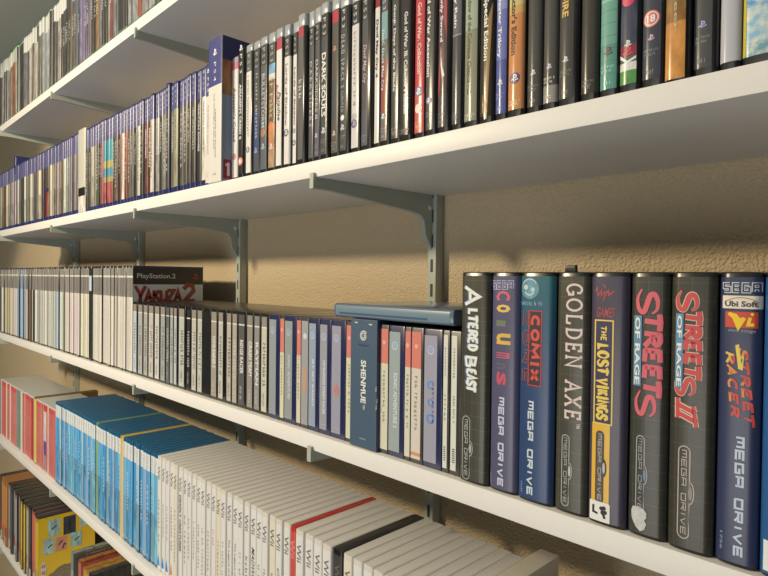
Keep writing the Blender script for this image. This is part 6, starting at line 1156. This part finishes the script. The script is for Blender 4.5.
# ---- fourth shelf: red, blue and white cases
m_redtop = mat((196, 190, 172), .3, coat=.5)
for i, d in enumerate(DATA['RED']):
    a = d['art']
    a = a if a == 'purple' else (a[0], min(235, a[1] * 1.12), a[2] * 1.02)
    cs = Case('cartridge_case', d['x0'], d['x1'], d['yf'], ZS['D'] + .0004, .150 if d['art'] == (222, 175, 90) else .105, .171 if d['art'] == (222, 175, 90) else .170, mat((112, 86, 40), .4) if d['art'] == (222, 175, 90) else m_redtop, r=.0015)
    if a == 'purple':
        cs.insert([(0, .12, mat((200, 70, 66), **GLOSS)), (.12, .3, mat((226, 216, 214), kind='speck', **GLOSS)), (.3, .55, mat((206, 196, 210), kind='speck', **GLOSS)), (.55, .75, mat((110, 80, 150), kind='speck', **GLOSS)), (.75, 1, mat((170, 140, 130), kind='speck', **GLOSS))])
        reg('fourth shelf', cs.o, 'white and violet picture-spined case', None)
    else:
        cs.insert([(0, .10, mat((206, 84, 74) if near(a, (206, 112, 97)) < 60 else a, **GLOSS)), (.10, 1, mat(a, **GLOSS))])
        if d['x0'] > -1.95: cs.flat('title_lettering', down(tick_polys(9, i), -.0014, .0016, .115, .06), mat(tuple(min(235, v + 45) for v in a)))
        reg('fourth shelf', cs.o, '%s-spined small case' % ('red' if near(a, (206, 112, 97)) < 60 else shade_word(a)), None)
m_cyan = mat((10, 86, 114), .35, coat=.35)
for i, d in enumerate(DATA['BLUE']):
    k = d['k']; a = d['art']
    body = m_cyan if k == 'b' else mat((206, 165, 60), .3, coat=.5) if k == 'y' else mat((96, 140, 110), .3, coat=.5)
    cs = Case('console_disc_case', d['x0'], d['x1'], d['yf'], ZS['D'] + .0004, .135, .190, body, r=.0024)
    if k == 'y':
        cs.insert([(0, .06, mat((222, 180, 90), **GLOSS)), (.06, 1, mat((226, 188, 120), **GLOSS))]); cs.flat('platform_lettering', down(tick_polys(5, 1), -.002, .002, .175, .155), mat((190, 150, 80)))
        reg('fourth shelf', cs.o, 'yellow case standing among the blue cases', 'yellow case')
    else:
        cs.insert([(.035, .185, mat((226, 222, 208), **GLOSS)), (.185, .55, mat(a, **GLOSS)), (.55, .97, mat(tuple(v * (.9 + .1 * math.sin(i * 1.9)) for v in a), kind='speck' if i % 2 else '', **GLOSS))], -.9, .9)
        cs.flat('platform_lettering', down(font_polys('Wii U', 's'), -.0024, .0024, .180, .158), mat((168, 168, 160)))
        if i % 3 != 1: cs.flat('title_lettering', down(tick_polys(8 + i % 5, i), -.0022, .0026, .13, .06), mat((228, 228, 222) if i % 2 else (70, 110, 140)))
        cs.flat('publisher_lettering', across(tick_polys(3, i), -.004, .004, .013, .009), mat((190, 215, 225)))
        reg('fourth shelf', cs.o, 'green-tinted case' if k == 'g' else 'blue case with a white top band', 'green-tinted case' if k == 'g' and 'green' not in SECT else None)
        if k == 'g': SECT['green'] = 1
m_white = mat((214, 202, 180), .4, coat=.3)
WN = len(DATA['WII'])
for i, d in enumerate(DATA['WII']):
    k = d['k']; u = d['u']
    body = {'w': m_white, 'r': mat((186, 40, 34), .3, coat=.5), 'k': mat((26, 25, 23), .3, coat=.5)}[k]
    cs = Case('console_disc_case', d['x0'], d['x1'], d['yf'], ZS['D'] + .0004, .135, .190, body, r=.0028, sag=.0006)
    col = {'w': (232, 222, 203), 'r': (214, 74, 58), 'k': (62, 58, 54)}[k]
    if k == 'w' and i % 9 == 4: col = (232, 216, 182)
    cs.insert([(.03, .985, mat(col, **GLOSS))], -.84, .84)
    lc = {'w': (112, 106, 97), 'r': (232, 140, 120), 'k': (104, 100, 94)}[k]
    cs.flat('platform_lettering', down(font_polys('Wii', 's'), -.0038, .0042, .174, .152), mat(lc if i % 4 else (112, 106, 98)))
    dark = (96, 90, 84)
    if k == 'w' and u < 285:
        if 177 < u < 182 and 'dc' not in SECT: SECT['dc'] = 1; pl, ink, zz_ = font_polys('DEADLY CREATURES', 'b'), (52, 48, 46), (.146, .058)
        elif 209 < u < 216 and 'rd' not in SECT: SECT['rd'] = 1; pl, ink, zz_ = tick_polys(5, 3), (205, 84, 80), (.125, .100)
        elif 249 < u < 256 and 'mw' not in SECT: SECT['mw'] = 1; pl, ink, zz_ = font_polys('MADWORLD', 'i'), (44, 40, 38), (.135, .07)
        elif 276 < u < 283 and 'ok' not in SECT: SECT['ok'] = 1; pl, ink, zz_ = font_polys('OKAMI', 'i'), (60, 56, 52), (.13, .08)
        elif 226 < u < 240: pl, ink, zz_ = font_polys('The Legend of Zelda', 's'), (92, 86, 80), (.126, .06)
        else: pl, ink, zz_ = tick_polys(9 + i % 6, i + 30), (138, 130, 120) if i % 3 else dark, (.118, .045 + .015 * math.sin(i))
        kx = 1.5 if ink[0] < 60 else 1.
        cs.flat('title_lettering', down(pl, -.0018 * kx, .0026 * kx, *zz_), mat(ink))
        if u < 172: cs.flat('corner_drop', [[(-.0058, .010), (-.002, .0085), (.004, .010), (.003, .015), (-.0005, .028), (-.004, .016)]], mat((48, 132, 190) if u < 168 else (214, 130, 88)))
    if k == 'r': reg('fourth shelf', cs.o, 'red case standing among the white cases', 'red case among the white')
    elif k == 'k': reg('fourth shelf', cs.o, 'black case standing among the white cases', 'black case among the white')
    else: reg('fourth shelf', cs.o, 'white case' + (' with bold black capitals' if 177 < u < 182 and 'DC2' not in SECT and not SECT.__setitem__('DC2', 1) else ''), None)
# a thicker box standing after the white cases
xe = DATA['WII'][-1]['x1'] + .001
cs = Case('game_box', xe, xe + .0215, .008, ZS['D'] + .0004, .140, .205, mat((205, 190, 160), .5), r=.001, e=.0008)
reg('fourth shelf', cs.o, 'thick cream box at the right end of the white cases', 'thick cream box', cat='game box')
x_ = xe + .0225
for i in range(3):
    cs = Case('console_disc_case', x_, x_ + .0146, .010, ZS['D'] + .0004, .135, .186, m_white, r=.0028); x_ += .015
    cs.insert([(.03, .985, mat((230, 220, 200), **GLOSS))], -.84, .84)
    reg('fourth shelf', cs.o, 'white case', None)

# ---- lowest shelf
for i, d in enumerate(DATA['E1']):
    a = d['art']; k = d.get('k')
    q_ = .75 + .35 * math.sin(i * 2.7)
    top = ((86 * q_, 50 * q_, 46 * q_) if i % 6 == 2 else (62 * q_, 58 * q_, 52 * q_)) if k != 'yellow' else (60, 50, 52)
    if a == (205, 140, 70): top = (165, 105, 55)
    cs = Case('dvd_case', d['x0'], d['x1'], d['yf'], ZS['E'] + .0004, .135, .190, mat(top, .35, coat=.4), r=.0018)
    cs.insert([(0, .07, mat(tuple(v * .8 for v in a), **GLOSS)), (.07, .7, mat(a, **GLOSS)), (.7, .85, mat((165, 60, 55) if i % 5 == 1 else tuple(v * .9 for v in a), kind='speck', **GLOSS)), (.85, 1, mat((190, 180, 160) if i % 2 else tuple(v * .8 for v in a), **GLOSS))])
    if k == 'yellow':
        x = cs.w / 2 + .0003
        side(cs.o, 'cover_picture', rect(.001, .134, .001, .186), mat((244, 196, 40), **GLOSS), x)
        CB = (178, 206, 210)
        for ya, yb, za, zb, c in ((.0225, .0500, .135, .177, CB), (.058, .087, .130, .176, (48, 52, 66)), (.012, .037, .092, .131, CB), (.041, .066, .092, .128, (222, 150, 120)), (.074, .102, .092, .130, (170, 205, 200)), (.096, .122, .140, .178, CB)):
            side(cs.o, 'card_picture', rect(ya, yb, za, zb), mat(c, kind='speck' if c != (222, 150, 120) else '', **GLOSS), x, .0002)
        side(cs.o, 'card_marks', ribbon([(.030, .152), (.042, .160)], .003) + ribbon([(.022, .108), (.032, .114)], .003) + ribbon([(.046, .108), (.056, .118)], .003) + ribbon([(.056, .096), (.060, .108), (.064, .106)], .003) + ribbon([(.084, .108), (.096, .116)], .003), mat((50, 46, 50)), x, .0004)
        side(cs.o, 'tan_picture', [[(.025, .040), (.134, .068), (.134, .001), (.02, .001)]], mat((150, 122, 84), **GLOSS), x, .0002)
        side(cs.o, 'ring_picture', [[(a_, b_) for a_, b_ in p] for p in disc(.060, .022, .032, .82) + disc(.060, .022, .021, .8) + disc(.06, .022, .011)], mat((128, 116, 98), **GLOSS), x, .0004)
        side(cs.o, 'oval_sign', [[(a_, b_) for a_, b_ in p] for p in disc(.0125, .056, .0065, 0, .020)], mat((226, 214, 190), **GLOSS), x, .0004)
        side(cs.o, 'sign_marks', [[(a_, b_) for a_, b_ in p] for p in disc(.0125, .064, .004, .5) + disc(.0125, .048, .004, .5)], mat((190, 60, 50)), x, .0006)
        reg('lowest shelf', cs.o, 'case showing a yellow cover with pale card pictures', 'yellow-covered case')
    else: reg('lowest shelf', cs.o, '%s-spined case' % shade_word(a), None)
for i, d in enumerate(DATA['E2']):
    cs = Case('dvd_case', d['x0'], d['x1'], d['yf'], ZS['E'] + .0004, .135, .190 - (.004 if i > 3 else 0), mat(d['top'], .4, coat=.4, kind='speck'), r=.0018)
    cs.insert([(0, .2, mat(tuple(v * .9 for v in d['art']), **GLOSS)), (.2, 1, mat(d['art'], kind='speck', **GLOSS))])
    if i in (1, 2):
        verts = []; faces = []
        for p in tick_polys(8, i):
            st_ = len(verts); verts += [((b_ - .5) * .007, .02 + a_ * .05, .19025) for a_, b_ in p]; faces.append(tuple(range(st_, st_ + 4)))
        me = mesh('top_lettering', verts, faces); fix_normals(me, (0, 0, 1)); link('top_lettering', me, cs.o, [mat((190, 150, 110))], angle=0)
    reg('lowest shelf', cs.o, '%s-topped case' % ('green-grey', 'brown-black', 'black', 'orange', 'dark red', 'mustard', 'mustard', 'dark grey')[i], 'green-grey-topped case' if i == 0 else None)

# ---------------------------------------------------------------- labels that single each case out
UN = ['', 'first', 'second', 'third', 'fourth', 'fifth', 'sixth', 'seventh', 'eighth', 'ninth', 'tenth', 'eleventh', 'twelfth', 'thirteenth', 'fourteenth', 'fifteenth', 'sixteenth', 'seventeenth', 'eighteenth', 'nineteenth']
TEN = {2: ('twentieth', 'twenty'), 3: ('thirtieth', 'thirty'), 4: ('fortieth', 'forty'), 5: ('fiftieth', 'fifty'), 6: ('sixtieth', 'sixty'), 7: ('seventieth', 'seventy'), 8: ('eightieth', 'eighty')}
def ordinal(n):
    if n < 20: return UN[n]
    t, u = divmod(n, 10); return TEN[t][0] if u == 0 else TEN[t][1] + '-' + UN[u]
for sec, items in SECT.items():
    if not isinstance(items, list): continue
    items.sort(key=lambda it: it['o'].location.x)
    cnt = {}
    for it in items: cnt[it['desc']] = cnt.get(it['desc'], 0) + 1
    lm = [j for j, it in enumerate(items) if it['land']]
    for j, it in enumerate(items):
        if it['full']: lab = it['full']
        elif cnt[it['desc']] == 1:
            lab = it['desc'] + ('' if len(it['desc'].split()) > 12 else ', ' + sec)
        else:
            best = min([q for q in lm if q != j], key=lambda q: (abs(q - j), q))
            n = abs(best - j); side_ = 'left' if j < best else 'right'
            end = j + 1
            lab = '%s, %s %s of the %s' % (it['desc'], 'just' if n == 1 else ordinal(n), side_, items[best]['land'])
            if end < n: lab = '%s, %s from the left end of the %s' % (it['desc'], ordinal(end), sec)
        cat = {'dvd_case': 'DVD case', 'cartridge_case': 'cartridge case', 'console_disc_case': 'plastic case', 'card_sleeve': 'card sleeve', 'slipcase': 'slipcase', 'game_box': 'game box'}.get(it['o'].name.split('.')[0], it['cat'])
        if len(lab.split()) > 16: print('LONG', len(lab.split()), lab)
        tag(it['o'], lab, cat, it['group'] or 'cases on the ' + sec)

# ================================================================= light and camera
lamp = bpy.data.lights.new('ceiling_spot', 'SPOT'); lamp.energy = 104; lamp.color = (1., .81, .53); lamp.shadow_soft_size = .065
lamp.spot_size = math.radians(124); lamp.spot_blend = .12
lo = bpy.data.objects.new('ceiling_spot', lamp); COL.objects.link(lo); lo.location = (-1.32, -1.25, .62)
lo.rotation_euler = Vector((.22, .70, -.67)).to_track_quat('-Z', 'Y').to_euler()
low_fill = bpy.data.lights.new('added_low_fill', 'AREA'); low_fill.shape = 'RECTANGLE'; low_fill.size = 2.0; low_fill.size_y = 1.15; low_fill.energy = 29; low_fill.color = (1., .97, .89)  # added fill light without a seen source, lifts undersides and shaded wall
low_fill_obj = bpy.data.objects.new('added_low_fill', low_fill); COL.objects.link(low_fill_obj); low_fill_obj.location = (-.5, -3.0, -.92)
low_fill_obj.rotation_euler = Vector((-.1, 1, .12)).to_track_quat('-Z', 'Y').to_euler()
world = bpy.data.worlds.new('World'); scene.world = world; world.use_nodes = True
world.node_tree.nodes['Background'].inputs[0].default_value = (1., .95, .86, 1)
world.node_tree.nodes['Background'].inputs[1].default_value = .02
cam = bpy.data.cameras.new('camera'); cam.sensor_fit = 'HORIZONTAL'; cam.sensor_width = 36.; cam.lens = 36. * 580 / 768; cam.clip_start = .01
co = bpy.data.objects.new('camera', cam); COL.objects.link(co)
R = [[0.701597, -0.019115, 0.712317], [0.712481, 0.002675, -0.701687], [0.011508, 0.999814, 0.015496]]
co.matrix_world = Matrix(((R[0][0], R[0][1], R[0][2], 0), (R[1][0], R[1][1], R[1][2], -.396), (R[2][0], R[2][1], R[2][2], 0), (0, 0, 0, 1)))
scene.camera = co
vs = scene.view_settings
vs.view_transform = 'Standard'; vs.look = 'None'; vs.exposure = -.13; vs.gamma = 1.; vs.use_curve_mapping = False
